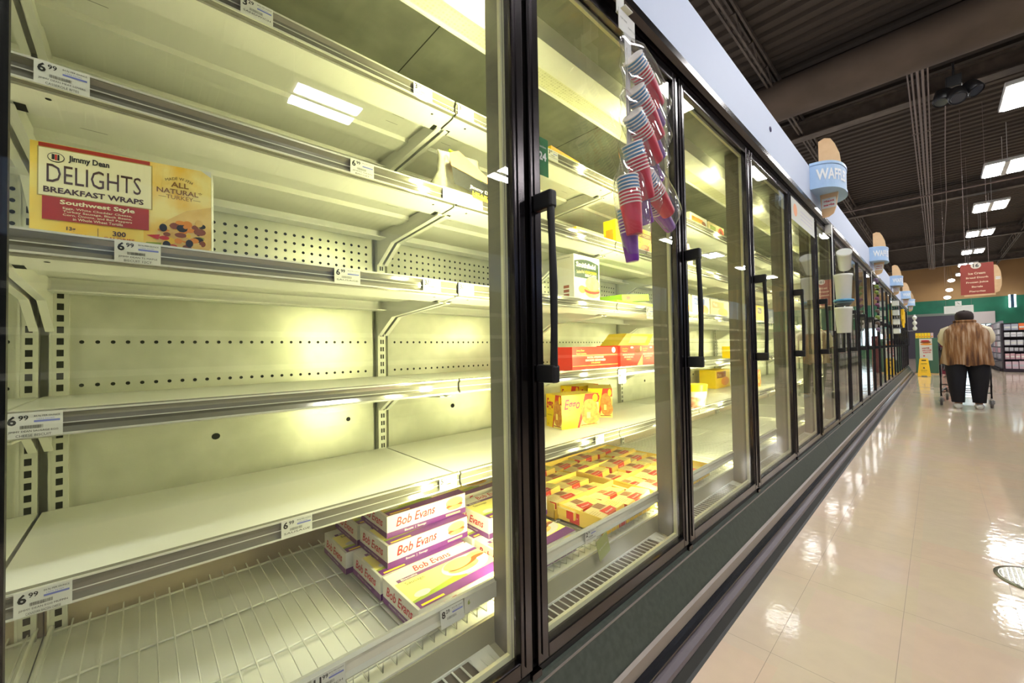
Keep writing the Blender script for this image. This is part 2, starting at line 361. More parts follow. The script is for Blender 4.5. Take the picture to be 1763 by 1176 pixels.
def section(n, y0, loc_label):
    L = n * BW; c = empty('freezer_case', (0, y0, 0), loc_label, 'freezer case', 'run of glass door freezer cases')
    HOLE = SLOT
    for i in range(n):       # back panels, one per bay
        a = i * BW + .028; e = (i + 1) * BW - .028; b = MB(); b.box((XB - .02, a, .31), (XB, e, 1.83), ZINC)
        fb = Face(b, (XB, 0, 0), (0, 1, 0), (0, 0, 1), .0006)
        nn = 27
        for z in (.848, .946):
            for k in range(nn): fb.ell(a + .025 + k * (e - a - .05) / (nn - 1), z, .0042, .0042, HOLE, 1, 8)
        for r in range(7):
            for k in range(28): fb.ell(a + .02 + k * (e - a - .04) / 27, 1.123 + r * .0245, .0045, .0045, HOLE, 1, 8)
        fb.ell(a + .27, .694, .0095, .0085, HOLE, 1, 12); fb.ell(a + .62, .694, .007, .007, HOLE, 1, 12)
        for z in (1.06, 1.30): b.box((XB, a, z), (XB + .012, e, z + .012), ZINC)
        b.obj('back_panel', c)
    for i in range(n + 1):   # slotted uprights (a pair where two cases meet)
        ys = [i * BW] if 0 < i < n else ([.022] if i == 0 else [L - .022])
        for yc in ys:
            b = MB(); hw = .013; b.box((XB - .01, yc - hw, .30), (XB + .014, yc + hw, 1.82), WHITE_R)
            fb = Face(b, (XB + .014, 0, 0), (0, 1, 0), (0, 0, 1), .0005); z = .33
            while z < 1.8:
                for dy in ((-.0038, .0038) if 0 < i < n else (0,)):
                    w_ = .0026 if 0 < i < n else .0052
                    fb.rect(yc + dy - w_, z, yc + dy + w_, z + .0145, SLOT, 1)
                z += .0254
            b.box((XB + .0135, yc - hw - .003, .30), (XB + .016, yc - hw + .001, 1.82), WHITE_R)
            b.obj('upright', c)
    for i in range(n):
        for rt_ in RT: shelf(c, i * BW - .002, (i + 1) * BW - .002, rt_)
    # insulated tub, interior top, kick panel
    b = MB(); b.box((XB - .09, 0, .05), (XB - .02, L, 2.0), WHITE_R); b.obj('rear_wall', c)
    b = MB(); b.box((XB - .02, .001, .30), (-.112, L - .001, .315), WHITE); b.box((XB - .02, .001, .315), (XB + .002, L - .001, .40), mat('brown_shaded_back_strip', (176, 162, 142), .5)); b.obj('tray', c)  # brown strip low on the back wall, its shadow put into the colour
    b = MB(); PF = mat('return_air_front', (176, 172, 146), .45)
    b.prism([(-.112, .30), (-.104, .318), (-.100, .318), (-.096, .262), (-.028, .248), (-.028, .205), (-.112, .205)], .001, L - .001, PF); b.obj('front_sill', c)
    for i in range(n):
        b = MB(); a = i * BW + .05; e = (i + 1) * BW - .05
        def gz(x): return .262 - (x + .096) * .014 / .068
        def sl(y, wd, m, dz): b.add([(-.094, y, gz(-.094) + dz), (-.094, y + wd, gz(-.094) + dz), (-.046, y + wd, gz(-.046) + dz), (-.046, y, gz(-.046) + dz)], [(3, 2, 1, 0)], m)
        sl(a, e - a, mat('grille_dark', (92, 84, 72), .6), .0006)
        k = 0; y = a
        while y < e: b.box((-.095, y, gz(-.094) + .0007), (-.045, y + .0035, gz(-.094) - .002 + .0045), WIRE); y += .0215
        b.box((-.097, a, .2605), (-.093, e, .2665), WIRE)
        sl(e - .055, .055, WHITE, .005)
        b.obj('air_grille', c)
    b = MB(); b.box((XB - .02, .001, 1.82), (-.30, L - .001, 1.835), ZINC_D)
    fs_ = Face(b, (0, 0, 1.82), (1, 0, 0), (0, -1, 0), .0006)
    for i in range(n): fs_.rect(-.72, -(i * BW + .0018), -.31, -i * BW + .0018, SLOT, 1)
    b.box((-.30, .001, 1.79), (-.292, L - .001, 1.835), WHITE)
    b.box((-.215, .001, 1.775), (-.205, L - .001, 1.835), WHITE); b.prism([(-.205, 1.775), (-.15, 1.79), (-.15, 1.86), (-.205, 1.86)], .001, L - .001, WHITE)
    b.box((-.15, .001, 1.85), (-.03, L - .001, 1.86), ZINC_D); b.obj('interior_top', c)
    b = MB(); HC = honeycomb(); b.box((-.29, .002, 1.795), (-.216, L - .002, 1.80), HC); b.obj('air_outlet', c)
    for i in range(n): mullion(c, i * BW, False)
    for i in range(n): door(c, i * BW + (.016 if i == 0 else .008), BW - .016 - (.008 if i == 0 else 0) - (.022 if i == n - 1 else 0), True)
    b = MB()  # black frame round the doors
    b.box((-.05, 0, 1.858), (.004, L, 1.885), BLACKAL); b.prism([(-.05, 1.885), (.012, 1.866), (.030, 1.872), (.030, 1.898), (.020, 1.905), (-.05, 1.905)], 0, L, BLACKAL)
    b.box((-.045, 0, .20), (-.004, L, .236), BLACKP)
    for i in range(1, n): b.box((-.01, i * BW - .014, .222), (.004, i * BW + .014, .236), BLACKAL)
    b.obj('door_frame', c)
    b = MB(); b.box((-.03, .0015, 1.9), (.020, L - .0015, 2.150), FASC, bev=.003); b.obj('fascia_panel', c)
    b = MB(); b.box((XB - .09, 0, 2.0), (-.02, L, 2.06), WHITE_R); b.obj('roof', c)
    b = MB(); b.prism([(-.03, .225), (.004, .222), (.012, .205), (.052, .120), (.052, .03), (-.03, .03)], .0012, L - .0012, KICK)
    b.box((.006, .0012, .212), (.0105, L - .0012, .2155), KSTRIP); b.obj('kick_panel', c)
    b = MB(); b.prism([(.052, .126), (.060, .120), (.062, .088), (.052, .088)], .0012, L - .0012, KSTRIP); b.obj('kick_trim', c)
    b = MB(); b.prism([(.052, .084), (.058, .086), (.072, .082), (.079, .074), (.079, .068), (.066, .064), (.052, .064)], .0012, L - .0012, BUMP, smooth=False)
    b.prism([(.052, .062), (.066, .060), (.082, .056), (.092, .046), (.095, .036), (.09, .026), (.052, .026)], .0012, L - .0012, BUMP2); b.obj('bumper', c)
    b = MB(); b.prism([(-.03, .03), (.088, .03), (.094, .02), (.104, .004), (.112, .0), (-.03, 0)], 0, L, BASEB)
    b.box((XB - .09, 0, .0), (-.03, L, .2), BASEB); b.obj('plinth', c)
    for i in range(n): basket(c, i * BW + .012, (i + 1) * BW - .010)
    return c
def honeycomb():
    if 'honeycomb_outlet' in MATS: return MATS['honeycomb_outlet']
    m = mat('honeycomb_outlet', (206, 206, 176), .5); nt = m.node_tree; b = nt.nodes['Principled BSDF']
    tc = nt.nodes.new('ShaderNodeTexCoord'); v = nt.nodes.new('ShaderNodeTexVoronoi'); v.inputs['Scale'].default_value = 95; v.inputs['Randomness'].default_value = .15
    r = nt.nodes.new('ShaderNodeValToRGB'); r.color_ramp.elements[0].position = .2; r.color_ramp.elements[0].color = lin((150, 150, 116)) + (1,); r.color_ramp.elements[1].position = .6; r.color_ramp.elements[1].color = lin((222, 222, 190)) + (1,)
    nt.links.new(tc.outputs['Object'], v.inputs['Vector']); nt.links.new(v.outputs['Distance'], r.inputs[0]); nt.links.new(r.outputs[0], b.inputs['Base Color'])
    return m
def basket(par, y0, y1):
    """bottom wire rack with its front lip rail"""
    zf = .334; xf = -.100; b = MB(); y = y0 + .004; k = 0
    while y < y1:
        b.tube([(-.735, y, zf), (xf - .004, y, zf), (xf - .002, y, .375)], .0016, WIRE, 5); y += .0268
    for x in (-.70, -.50, -.30, -.135): b.tube([(x, y0, zf - .0035), (x, y1, zf - .0035)], .0026, WIRE, 6)
    b.tube([(-.735, y0, zf + .001), (xf, y0, zf + .001)], .0035, WIRE, 6); b.tube([(-.735, y1, zf + .001), (xf, y1, zf + .001)], .0035, WIRE, 6)
    s = b.obj('wire_rack', par)
    r = MB(); r.prism([(xf, .366), (xf + .004, .364), (xf + .007, .368), (xf + .003, .376), (xf + .004, .39), (xf + .008, .398), (xf + .003, .403), (xf - .005, .402), (xf - .004, .366)], y0, y1, RAILC); r.obj('price_rail', s)
    return s
sec_labels = ['nearest freezer case section, mostly empty shelves behind five glass doors',
              'second freezer case section, its glass doors mirroring the far wall',
              'third freezer case section along the aisle, past the second waffle sign',
              'fourth freezer case section along the aisle, near the yellow gloves',
              'short last freezer case section beside the green end display']
c0 = section(5, P0, sec_labels[0])
nb = section(1, P0 - BW, 'freezer case cut off by the left edge of the photograph')
for k in (1, 2, 3):
    c = copy_tree(c0); c.location = (0, P0 + k * 5 * BW, 0); c['label'] = sec_labels[k]
section(2, P0 + 20 * BW, sec_labels[4])
for o in list(c0.children):      # where the photograph begins the case ends meet and the end post carries no lamp
    if o.name.startswith('mullion') and abs(o.data.vertices[0].co.y + .031) < .01:
        for q in list(o.children): bpy.data.objects.remove(q)
# closing panel where the photograph begins
CASE_END = P0 + 22 * BW

# ---------------------------------------------------------------- price tags
def price_tag(y, z, w, price, cents, lines, label, x=XF + .0046, h=.034, colr=PAPER, rz=0, tilt=0, small=None):
    b = MB(); b.box((-.0006, -w / 2, -h / 2), (0, w / 2, h / 2), colr); f = Face(b, (0, -w / 2, -h / 2), (0, 1, 0), (0, 0, 1), .0003)
    f.text(price, w * .06, h * .52, h * .38, K, 1, bold=.03, w=None)
    pw = glyphs(price, .03, 0)[2] / glyphs(price, .03, 0)[3] * h * .38
    f.text(cents, w * .06 + pw + w * .03, h * .70, h * .20, K, 1, bold=.02)
    f.text('84.9¢ PER OUNCE', w * .50, h * .80, h * .085, K, 1, w=w * .45)
    f.rect(w * .50, h * .60, w * .95, h * .68, BLU, 1); f.text('1234 56789', w * .55, h * .71, h * .05, BLU, 1, w=w * .3)
    xx = w * .27
    while xx < w * .66:
        bw = random.choice((.3, .6, .9)) * w * .008; f.rect(xx, h * .36, xx + bw, h * .50, K, 1); xx += bw + w * .007
    if lines:
        for i, t in enumerate(lines): f.text(t, w * .5, h * (.20 - .16 * i), h * .10, K, 1, w=w * (.84 if i == 0 else .6), al='c')
    o = b.obj('price_tag', None, label, 'price tag', 'shelf price tags', loc=(x, y, z)); o.rotation_euler = (0, tilt, rz); return o
def tz(i): return RT[i] - .0180
price_tag(-.084, tz(3), .054, '6', '99', ['JIMMY DEAN MEAT LOVERS', 'CASSEROLE BITES'], '6.99 price tag at the far left of the second shelf from the top')
price_tag(.354, tz(3), .052, '6', '99', ['JIMMY DEAN', 'BISCUIT'], '6.99 price tag on the second shelf rail, above the perforated panel')
price_tag(.157, tz(4), .052, '3', '29', ['SANDWICH'], 'price tag on the top shelf rail beneath the red package')
price_tag(.508, tz(4), .052, '3', '29', ['BREAKFAST'], '3.29 price tag on the top shelf rail, left of its joint')
price_tag(.639, tz(4), .052, '3', '27', ['BREAKFAST'], '3.27 price tag on the top shelf rail, right of its joint')
price_tag(-.004, tz(2), .053, '6', '99', ['JIMMY DEAN TS MAPLE', 'BISCUIT 12CT'], '6.99 price tag directly under the breakfast wraps carton')
price_tag(.320, tz(2), .054, '6', '99', ['SAUSAGE'], '6.99 price tag mid rail, right of the breakfast wraps carton')
price_tag(.527, tz(2), .050, '3/', '5', None, '3 for 5 price tag on the middle shelf, left of the rail joint')
price_tag(.632, tz(2), .050, '3/', '5', None, '3 for 5 price tag on the middle shelf, right of the rail joint')
price_tag(-.108, tz(1), .053, '6', '99', ['JIMMY DEAN SAUSAGE EGG', 'CHEESE BISCUIT'], '6.99 price tag at far left of the fourth shelf down')
price_tag(-.098, tz(0), .053, '6', '99', ['JIMMY DEAN EGG MUFFIN', 'CANADIAN BACON CHEESE'], '6.99 price tag at far left of the lowest white shelf')
price_tag(.220, tz(0), .054, '6', '99', ['SAUSAGE'], '6.99 price tag mid front of the lowest white shelf')
price_tag(.567, tz(0), .052, '5', '99', ['CROISSANT'], '5.99 price tag above the stacked biscuit cartons')
price_tag(.995, tz(4), .05, '3', '99', ['POCKETS'], 'price tag beside the green 24 marker on the top shelf')
price_tag(1.62, tz(2) - .012, .06, '1', '79', ['SALE'], 'red topped sale tag hanging under the lime carton', h=.05)
price_tag(1.386, tz(1) - .02, .055, '2', '17', ['SALE'], 'red banded sale tag hanging below the red cartons', h=.055)
price_tag(1.226, tz(0), .052, '1', '99', ['WAFFLES'], 'price tag on the shelf edge below the waffle cartons')
price_tag(.222, .383, .052, '11', '99', ['SANDWICH'], '11.99 price tag on the wire rack lip', x=-.0905)
price_tag(.460, .380, .056, '8', '29', None, '8.29 price tag curling off the wire rack lip', x=-.0885, tilt=-.15)
mbx = MB(); mbx.box((-.0006, -.045, -.017), (0, .045, .017), PAPER); Face(mbx, (0, -.045, -.017), (0, 1, 0), (0, 0, 1)).text('6', .008, .016, .010, GRN, 1, bold=.02)
mbx.obj('blank_tag', None, 'blank white strip beside the 8.29 price tag', 'price tag', 'shelf price tags', loc=(-.0885, .535, .383))
price_tag(.932, .383, .052, '2', '79', ['SAUSAGE'], '2.79 price tag on the rack lip behind the second door', x=-.0905)
mbx = MB(); mbx.box((-.0006, -.065, -.018), (0, .065, .018), PAPER); Face(mbx, (0, -.065, -.018), (0, 1, 0), (0, 0, 1)).text('7.99', .085, .014, .007, K, 1)
mbx.obj('shelf_talker', None, 'glaring white strip on second shelf rail under the bag', 'price tag', 'shelf price tags', loc=(XF + .0046, .627, tz(3)))
def shelf_marker(num, y, z, label):
    b = MB(); b.box((-.0006, -.02, -.045), (0, .02, .045), GRNTAG); f = Face(b, (0, -.02, -.045), (0, 1, 0), (0, 0, 1))
    f.text(num, .020, .036, .020, LETW, 1, al='c', bold=.04); f.text('Section', .02, .066, .006, LETW, 1, al='c')
    return b.obj('section_marker', None, label, 'marker', loc=(-.031, y, z))
shelf_marker('24', .692, 1.367, 'green 24 marker inside the second door, at its left edge')
shelf_marker('23', 1.452, 1.367, 'green 23 marker inside the third door, at its left edge')
b = MB(); b.box((-.001, -.028, -.032), (0, .028, .032), mat('olive_card', (160, 168, 96), .5)); Face(b, (0, -.028, -.032), (0, 1, 0), (0, 0, 1)).text('great price', .028, .03, .006, PAPER, 1, al='c', w=.04)
o = b.obj('hanging_card', None, 'small olive green card dangling under the 2.79 tag', 'card', loc=(-.086, .985, .335)); o.rotation_euler = (.3, 0, 0)

# ---------------------------------------------------------------- cartons
def carton(w, d, h, side, fn, name, label, cat, loc, rz=0, group=None, rx=0, ry=0):
    """w along y, d along -x, h up; local origin at front bottom left; front faces +x"""
    b = MB(); b.box((-d, 0, 0), (0, w, h), side, bev=.0012)
    fr = Face(b, (.0002, 0, 0), (0, 1, 0), (0, 0, 1)); lf = Face(b, (-d, -.0002, 0), (1, 0, 0), (0, 0, 1)); tp = Face(b, (0, 0, h + .0002), (0, 1, 0), (-1, 0, 0)); rg = Face(b, (0, w + .0002, 0), (-1, 0, 0), (0, 0, 1))
    fn(fr, lf, tp, rg, w, d, h)
    o = b.obj(name, None, label, cat, group, loc=loc); o.rotation_euler = (rx, ry, rz); return o

# breakfast wraps carton
JDP = mat('print_cream', (250, 244, 196), .4); MAR = mat('print_brick_red', (176, 52, 36), .4); GOLD = mat('print_gold', (250, 200, 60), .4, noise=(22, (253, 236, 150)))
def jd(f, l, t, r, w, d, h):
    f.rect(0, 0, w, h, mat('wraps_yellow', (253, 232, 120), .35, noise=(16, (252, 206, 70), 2)), 1)
    f.rect(.145 / .248 * w + .0, 0, w, h, GOLD, 1.5)
    f.rect(.04 * w, h * .955, .62 * w, h * .995, MAR, 2)
    f.rect(.035 * w, h * .455, .635 * w, h * .955, mat('label_edge', (190, 170, 90), .5), 2); f.rect(.042 * w, h * .465, .628 * w, h * .945, JDP, 3)
    f.ell(.125 * w, h * .86, .042 * w, h * .05, K, 4); f.ell(.125 * w, h * .86, .038 * w, h * .043, JDP, 5)
    f.rect(.105 * w, h * .835, .118 * w, h * .89, K, 6); f.rect(.121 * w, h * .83, .130 * w, h * .89, RED, 6); f.rect(.133 * w, h * .83, .142 * w, h * .89, K, 6)
    f.text('Jimmy Dean', .185 * w, h * .825, h * .08, K, 4, w=.21 * w, bold=.03)
    f.text('DELIGHTS', .08 * w, h * .60, h * .19, DKB, 4, w=.49 * w)
    f.text('BREAKFAST WRAPS', .065 * w, h * .495, h * .06, DKB, 4, w=.52 * w, bold=.03)
    f.rect(.06 * w, h * .22, .615 * w, h * .455, MAR, 4)
    f.text('Southwest Style', .34 * w, h * .375, h * .06, JDP, 5, w=.39 * w, al='c', bold=.03)
    for i, s_ in enumerate(('Eggs, White Cheddar Cheese,', 'Turkey Sausage, Black Beans,', 'Corn, Onions, and Bell Peppers', 'in Whole Wheat Tortilla')):
        f.text(s_, .34 * w, h * (.335 - i * .034), h * .028, JDP, 5, w=(.36 if i < 3 else .26) * w, al='c', bold=.01)
    f.text('13g', .2 * w, h * .115, h * .05, DKB, 4, al='c', bold=.03); f.text('PROTEIN', .2 * w, h * .07, h * .03, MAR, 4, al='c', w=.15 * w, bold=.02); f.text('PER WRAP', .2 * w, h * .045, h * .015, DKB, 4, al='c')
    f.rect(.335 * w, h * .03, .338 * w, h * .18, DKB, 4)
    f.text('300', .45 * w, h * .115, h * .055, DKB, 4, al='c', bold=.03); f.text('CALORIES', .45 * w, h * .07, h * .03, MAR, 4, al='c', w=.17 * w, bold=.02); f.text('PER WRAP', .45 * w, h * .045, h * .015, DKB, 4, al='c')
    for a in (-1, 0, 1): f.text('MADE WITH'[(a + 1) * 3:(a + 2) * 3].strip(), (.80 + a * .055) * w, h * (.845 - abs(a) * .018), h * .03, DKB, 4, al='c', rot=-a * .35)
    f.text('ALL', .80 * w, h * .755, h * .06, mat('print_umber', (140, 96, 40), .5), 4, al='c', bold=.02, w=.11 * w); f.text('NATURAL*', .80 * w, h * .675, h * .06, MATS['print_umber'], 4, al='c', bold=.02, w=.28 * w)
    f.text('—TURKEY—', .80 * w, h * .615, h * .045, MATS['print_umber'], 4, al='c', w=.26 * w)
    rr = random.Random(3)
    f.poly([(.72 * w, .36 * h), (.84 * w, .50 * h), (w, .58 * h), (w, .10 * h), (.95 * w, 0), (.66 * w, 0), (.66 * w, .2 * h)], mat('print_tortilla', (246, 214, 130), .5, noise=(30, (232, 190, 96))), 3)
    for i in range(44):
        a = rr.random(); x = (.70 + .25 * rr.random()) * w; y = (.03 + .34 * rr.random()) * h
        f.ell(x, y, w * .028 * (.5 + rr.random()), h * .03 * (.5 + rr.random()), rr.choice((mat('print_egg', (250, 206, 60), .5), ORG, BUN, BUN, ORG, BRN, BRN, GRN, K, RED)), 4 + i * .05, 10)
    for x, y in ((.70, .27), (.86, .12), (.72, .08)): f.ell(x * w, y * h, w * .024, h * .045, K, 7, 14)
    f.poly([(.60 * w, .17 * h), (.68 * w, .19 * h), (.67 * w, .13 * h)], RED, 4); f.poly([(.60 * w, .09 * h), (.69 * w, .10 * h), (.68 * w, .02 * h), (.58 * w, .02 * h)], GRN, 4)
    r.rect(0, 0, d, h, PAPER, 1); r.text('Nutrition Facts', .15 * d, h * .93, h * .03, K, 2, w=d * .7)
    for i, q in enumerate((.88, .80, .60, .42)): r.rect(.12 * d, h * q, .88 * d, h * (q + .008), K, 2)
    for i in range(8): r.rect(.15 * d, h * (.36 - i * .035), (.5 + .3 * rr.random()) * d, h * (.363 - i * .035), K, 2)
    f.poly([(w * .93, h), (w, h), (w, h * .93)], PAPER, 8)
carton(.212, .05, .147, CART, jd, 'breakfast_wraps_carton', 'yellow breakfast wraps carton standing alone on the middle shelf', 'frozen food carton', (-.305, -.120, RT[2] - .0070), rz=-.16)

# biscuit cartons
def be(f, l, t, r, w, d, h):
    for F_, ww in ((f, w), (l, d), (r, d)):
        F_.rect(0, 0, ww, h * .27, PUR, 1)
    f.text('Bob Evans', .10 * w, h * .42, h * .42, EGGR, 2, w=.48 * w, shear=.3, bold=.015, rot=.03); f.text('Farm Fresh Goodness', .34 * w, h * .32, h * .06, TAN, 2)
    f.text('Biscuits  |  Sausage', .2 * w, h * .08, h * .12, CART, 2, w=.26 * w, bold=.01); f.rect(.72 * w, h * .10, .92 * w, h * .19, TAN, 2)
    f.ell(.84 * w, h * .72, .12 * w, h * .25, YEL2, 2, 22); f.ell(.84 * w, h * .62, .11 * w, h * .22, BUN, 2.5); f.ell(.84 * w, h * .54, .115 * w, h * .13, BRN, 3); f.ell(.845 * w, h * .44, .10 * w, h * .10, BUN, 4)
    f.ell(.84 * w, h * .74, .10 * w, h * .18, mat('print_bun_light', (250, 226, 120), .5), 4)
    l.text('Bob Evans', .12 * d, h * .42, h * .40, EGGR, 2, w=.74 * d, shear=.3, bold=.015); l.text('Biscuits | Sausage', .2 * d, h * .09, h * .11, CART, 2, w=.5 * d)
    r.text('Bob Evans', .12 * d, h * .42, h * .40, EGGR, 2, w=.74 * d, shear=.3, bold=.015)
    # top: white strip with name at the back, purple band, picture
    t.rect(0, 0, w, d, CART, 1); t.text('Bob Evans', .28 * w, .815 * d, .15 * d, EGGR, 2, w=.44 * w, shear=.3, bold=.015)
    t.rect(.06 * w, .70 * d, w, .78 * d, PUR, 2); t.text('Biscuits', .10 * w, .715 * d, .05 * d, CART, 3, w=.17 * w, bold=.02)
    t.rect(.02 * w, .0, w, .70 * d, YEL2, 2); t.text('Sausage', .10 * w, .56 * d, .09 * d, K, 3, w=.20 * w)
    t.poly([(.02 * w, .20 * d), (.62 * w, .34 * d), (.62 * w, .14 * d), (.02 * w, .08 * d)], GRN, 3); t.poly([(.02 * w, .15 * d), (w, .22 * d), (w, 0), (.02 * w, 0)], PUR, 3.5)
    t.ell(.15 * w, .28 * d, .08 * w, .07 * d, CART, 4); t.rect(.05 * w, .03 * d, .28 * w, .07 * d, YEL, 4)
    t.ell(.72 * w, .46 * d, .27 * w, .24 * d, CART, 4, 26); t.ell(.68 * w, .42 * d, .18 * w, .12 * d, BUN, 5); t.ell(.70 * w, .47 * d, .185 * w, .08 * d, BRN, 6, rot=.12); t.ell(.66 * w, .54 * d, .17 * w, .13 * d, MATS['print_bun_light'], 7, rot=.1); t.ell(.88 * w, .57 * d, .10 * w, .08 * d, BUN, 5); t.ell(.90 * w, .52 * d, .09 * w, .04 * d, BRN, 5.5)
G_BE = 'sausage biscuit cartons on the wire rack'; bz = .3365
bw_, bd_, bh_ = .238, .162, .0545
first = carton(bw_, bd_, bh_, CART, be, 'biscuit_carton', 'biscuit carton at the front of the pile, its top showing a sandwich', 'frozen food carton', (-.132, .408, bz), group=G_BE)
for lab, loc, rz in [('biscuit carton under the front edge of the tall stack, left end showing', (-.300, .405, bz), 0),
                     ('middle biscuit carton of the stack of three, front facing', (-.318, .432, bz + bh_ + .0005), .01),
                     ('topmost biscuit carton, under the 5.99 shelf tag', (-.352, .447, bz + 2 * bh_ + .001), -.012),
                     ('leftmost biscuit carton, lying deepest in the rack', (-.468, .388, bz), 0),
                     ('biscuit carton hidden behind the middle one, only its left end visible', (-.486, .425, bz + bh_ + .0005), 0),
                     ('biscuit carton flat on the rack behind the second door frame', (-.128, .672, bz), 0),
                     ('biscuit carton on the right side pile, left end towards the stack', (-.262, .700, bz + bh_ + .0005), 0),
                     ('lower biscuit carton in the shaded back right of the rack', (-.440, .690, bz), 0),
                     ('upper biscuit carton in the shaded back right, under the shelf', (-.455, .700, bz + bh_ + .0005), 0),
                     ('biscuit carton under the right side pile', (-.296, .668, bz), 0)]:
    o = first.copy(); COL.objects.link(o); o.location = loc; o.rotation_euler = (0, 0, rz); o['label'] = lab

# waffle cartons
def egg(f, l, t, r, w, d, h):
    for F_, ww in ((f, w), (l, d), (r, d)):
        F_.rect(0, 0, ww, h, YEL, 1); F_.poly([(ww * .62, h), (ww, h), (ww, 0), (ww * .40, 0)], RED, 2); F_.poly([(ww * .68, h * .72), (ww, h * .72), (ww, 0), (ww * .46, 0)], YEL2, 2.5)
        F_.ell(ww * .74, h * .50, ww * .24, h * .34, WAFF, 3, 22); F_.ell(ww * .78, h * .30, ww * .25, h * .24, WAFF, 3.5, 22); F_.rect(ww * .66, h * .26, ww * .76, h * .44, YEL2, 4)
        F_.ell(ww * .9, h * .86, ww * .07, h * .12, YEL, 4); F_.text('Eggo', ww * .06, h * .48, h * .40, EGGR, 4, w=ww * .42, shear=.25, bold=.03); F_.text('homestyle waffles', ww * .08, h * .34, h * .06, BRN, 4, w=ww * .32); F_.text('10', ww * .1, h * .06, h * .06, BRN, 4)
        F_.rect(ww * .5, h * .05, ww * .95, h * .08, BRN, 4)
    t.rect(0, 0, w, d, YEL, 1)
G_EG = 'yellow waffle cartons on the lower white shelf'; sz = RT[0] - .0075
eg = carton(.190, .110, .135, YEL, egg, 'waffle_carton', 'left waffle carton, cut off by the second door handle side', 'frozen food carton', (-.435, 1.225, sz), rz=-.25, group=G_EG)
for lab, loc, rz in [('waffle carton standing right of the other one, corner towards glass', (-.445, 1.60, sz), .62), ('waffle carton half hidden behind the right one', (-.62, 1.58, sz), .1),
                     ('waffle carton on the low shelf behind the fourth door', (-.36, 3.36, sz), 0)]:
    o = eg.copy(); COL.objects.link(o); o.location = loc; o.rotation_euler = (0, 0, rz); o['label'] = lab

# red sausage cartons
def redc(f, l, t, r, w, d, h):
    f.rect(0, 0, w, h, RED, 1); f.text('Jimmy Dean', .08 * w, h * .78, h * .10, GOLD, 2, w=.16 * w); f.text('Simple Scrambles', .08 * w, h * .66, h * .08, YEL2, 2, w=.2 * w)
    f.rect(0, h * .62, w, h * .635, YEL2, 2); f.rect(0, h * .17, w, h * .185, YEL2, 2)
    f.text('BACON, APPLEWOOD', .48 * w, h * .48, h * .09, CART, 2, al='c', w=.36 * w, bold=.02); f.text('SMOKED SEASONED', .48 * w, h * .36, h * .09, CART, 2, al='c', w=.44 * w, bold=.02); f.text('SAUSAGE', .48 * w, h * .26, h * .06, YEL2, 2, al='c', w=.2 * w)
    f.ell(.90 * w, h * .84, .045 * w, h * .13, CART, 2)
def redn(f, l, t, r, w, d, h):
    f.rect(0, 0, w, h, RED, 1); f.text('Jimmy Dean', .08 * w, h * .80, h * .08, GOLD, 2, w=.25 * w); f.text('Original', .08 * w, h * .70, h * .07, YEL2, 2, w=.2 * w)
    f.ell(.5 * w, h * .9, .09 * w, h * .07, K, 2); f.ell(.5 * w, h * .9, .07 * w, h * .05, CART, 3)
    f.text('BACON APPLEWOOD', .35 * w, h * .53, h * .08, CART, 2, al='c', w=.5 * w, bold=.02); f.text('SAUSAGE EGG', .35 * w, h * .42, h * .08, CART, 2, al='c', w=.4 * w, bold=.02); f.text('BURRITOS', .35 * w, h * .32, h * .06, YEL2, 2, al='c')
    f.poly([(.7 * w, 0), (.98 * w, h * .55), (.98 * w, 0)], YEL2, 2); f.ell(.75 * w, h * .75, .15 * w, h * .12, BRN, 2); f.ell(.9 * w, h * .84, .04 * w, h * .12, YEL2, 3)
G_R = 'red breakfast cartons on the fourth shelf'; sz1 = RT[1] - .0075
carton(.305, .10, .088, RED, redc, 'breakfast_carton', 'long red breakfast carton at the left of the red row', 'frozen food carton', (-.330, 1.166, sz1), group=G_R)
ra = carton(.185, .12, .092, RED, redn, 'breakfast_carton', 'middle red breakfast carton with a yellow corner', 'frozen food carton', (-.318, 1.474, sz1), group=G_R)
o = ra.copy(); COL.objects.link(o); o.location = (-.33, 1.664, sz1); o['label'] = 'right red breakfast carton, partly behind the door post'

# chicken biscuit carton
def smi(f, l, t, r, w, d, h):
    f.rect(0, 0, w, h, CART, 1); f.poly([(.02 * w, .52 * h)] + [(.02 * w, .86 * h)] + [(.02 * w + .94 * w * i / 8, h * (.86 + .06 * math.sin(PI * i / 8))) for i in range(9)][::1] + [(.96 * w, .52 * h)], DGR, 2)
    f.text('Smithfield', .08 * w, h * .74, h * .11, CART, 3, w=.76 * w, bold=.04); f.text('Southern Fried', .1 * w, h * .60, h * .07, TAN, 3, w=.3 * w, shear=.3, rot=.1)
    f.text('CHICKEN', .42 * w, h * .63, h * .055, YEL, 3, w=.45 * w, bold=.03); f.text('BISCUITS', .42 * w, h * .56, h * .055, CART, 3, w=.45 * w, bold=.03)
    f.rect(.02 * w, .08 * h, .96 * w, .52 * h, mat('print_pale_green', (214, 222, 190), .5), 2)
    f.ell(.70 * w, .22 * h, .28 * w, .10 * h, BUN, 3, 22); f.ell(.68 * w, .27 * h, .31 * w, .07 * h, RED, 4); f.ell(.68 * w, .31 * h, .30 * w, .05 * h, ORG, 5); f.ell(.70 * w, .42 * h, .28 * w, .15 * h, BUN, 6, 22); f.ell(.30 * w, .28 * h, .14 * w, .08 * h, GRN, 3)
    f.rect(.02 * w, 0, w, .08 * h, DGR, 2); f.rect(.05 * w, .01 * h, .35 * w, .06 * h, CART, 3)
    l.rect(0, 0, d, h, CART, 1); l.text('Smithfield', .1 * d, h * .93, h * .025, DGR, 2, w=.7 * d)
    for i in range(10): l.rect(.1 * d, h * (.85 - i * .03), .8 * d, h * (.852 - i * .03), TAN, 2)
    for i in range(3): l.rect(.45 * d, h * (.12 + i * .09), .75 * d, h * (.18 + i * .09), BRN, 2)
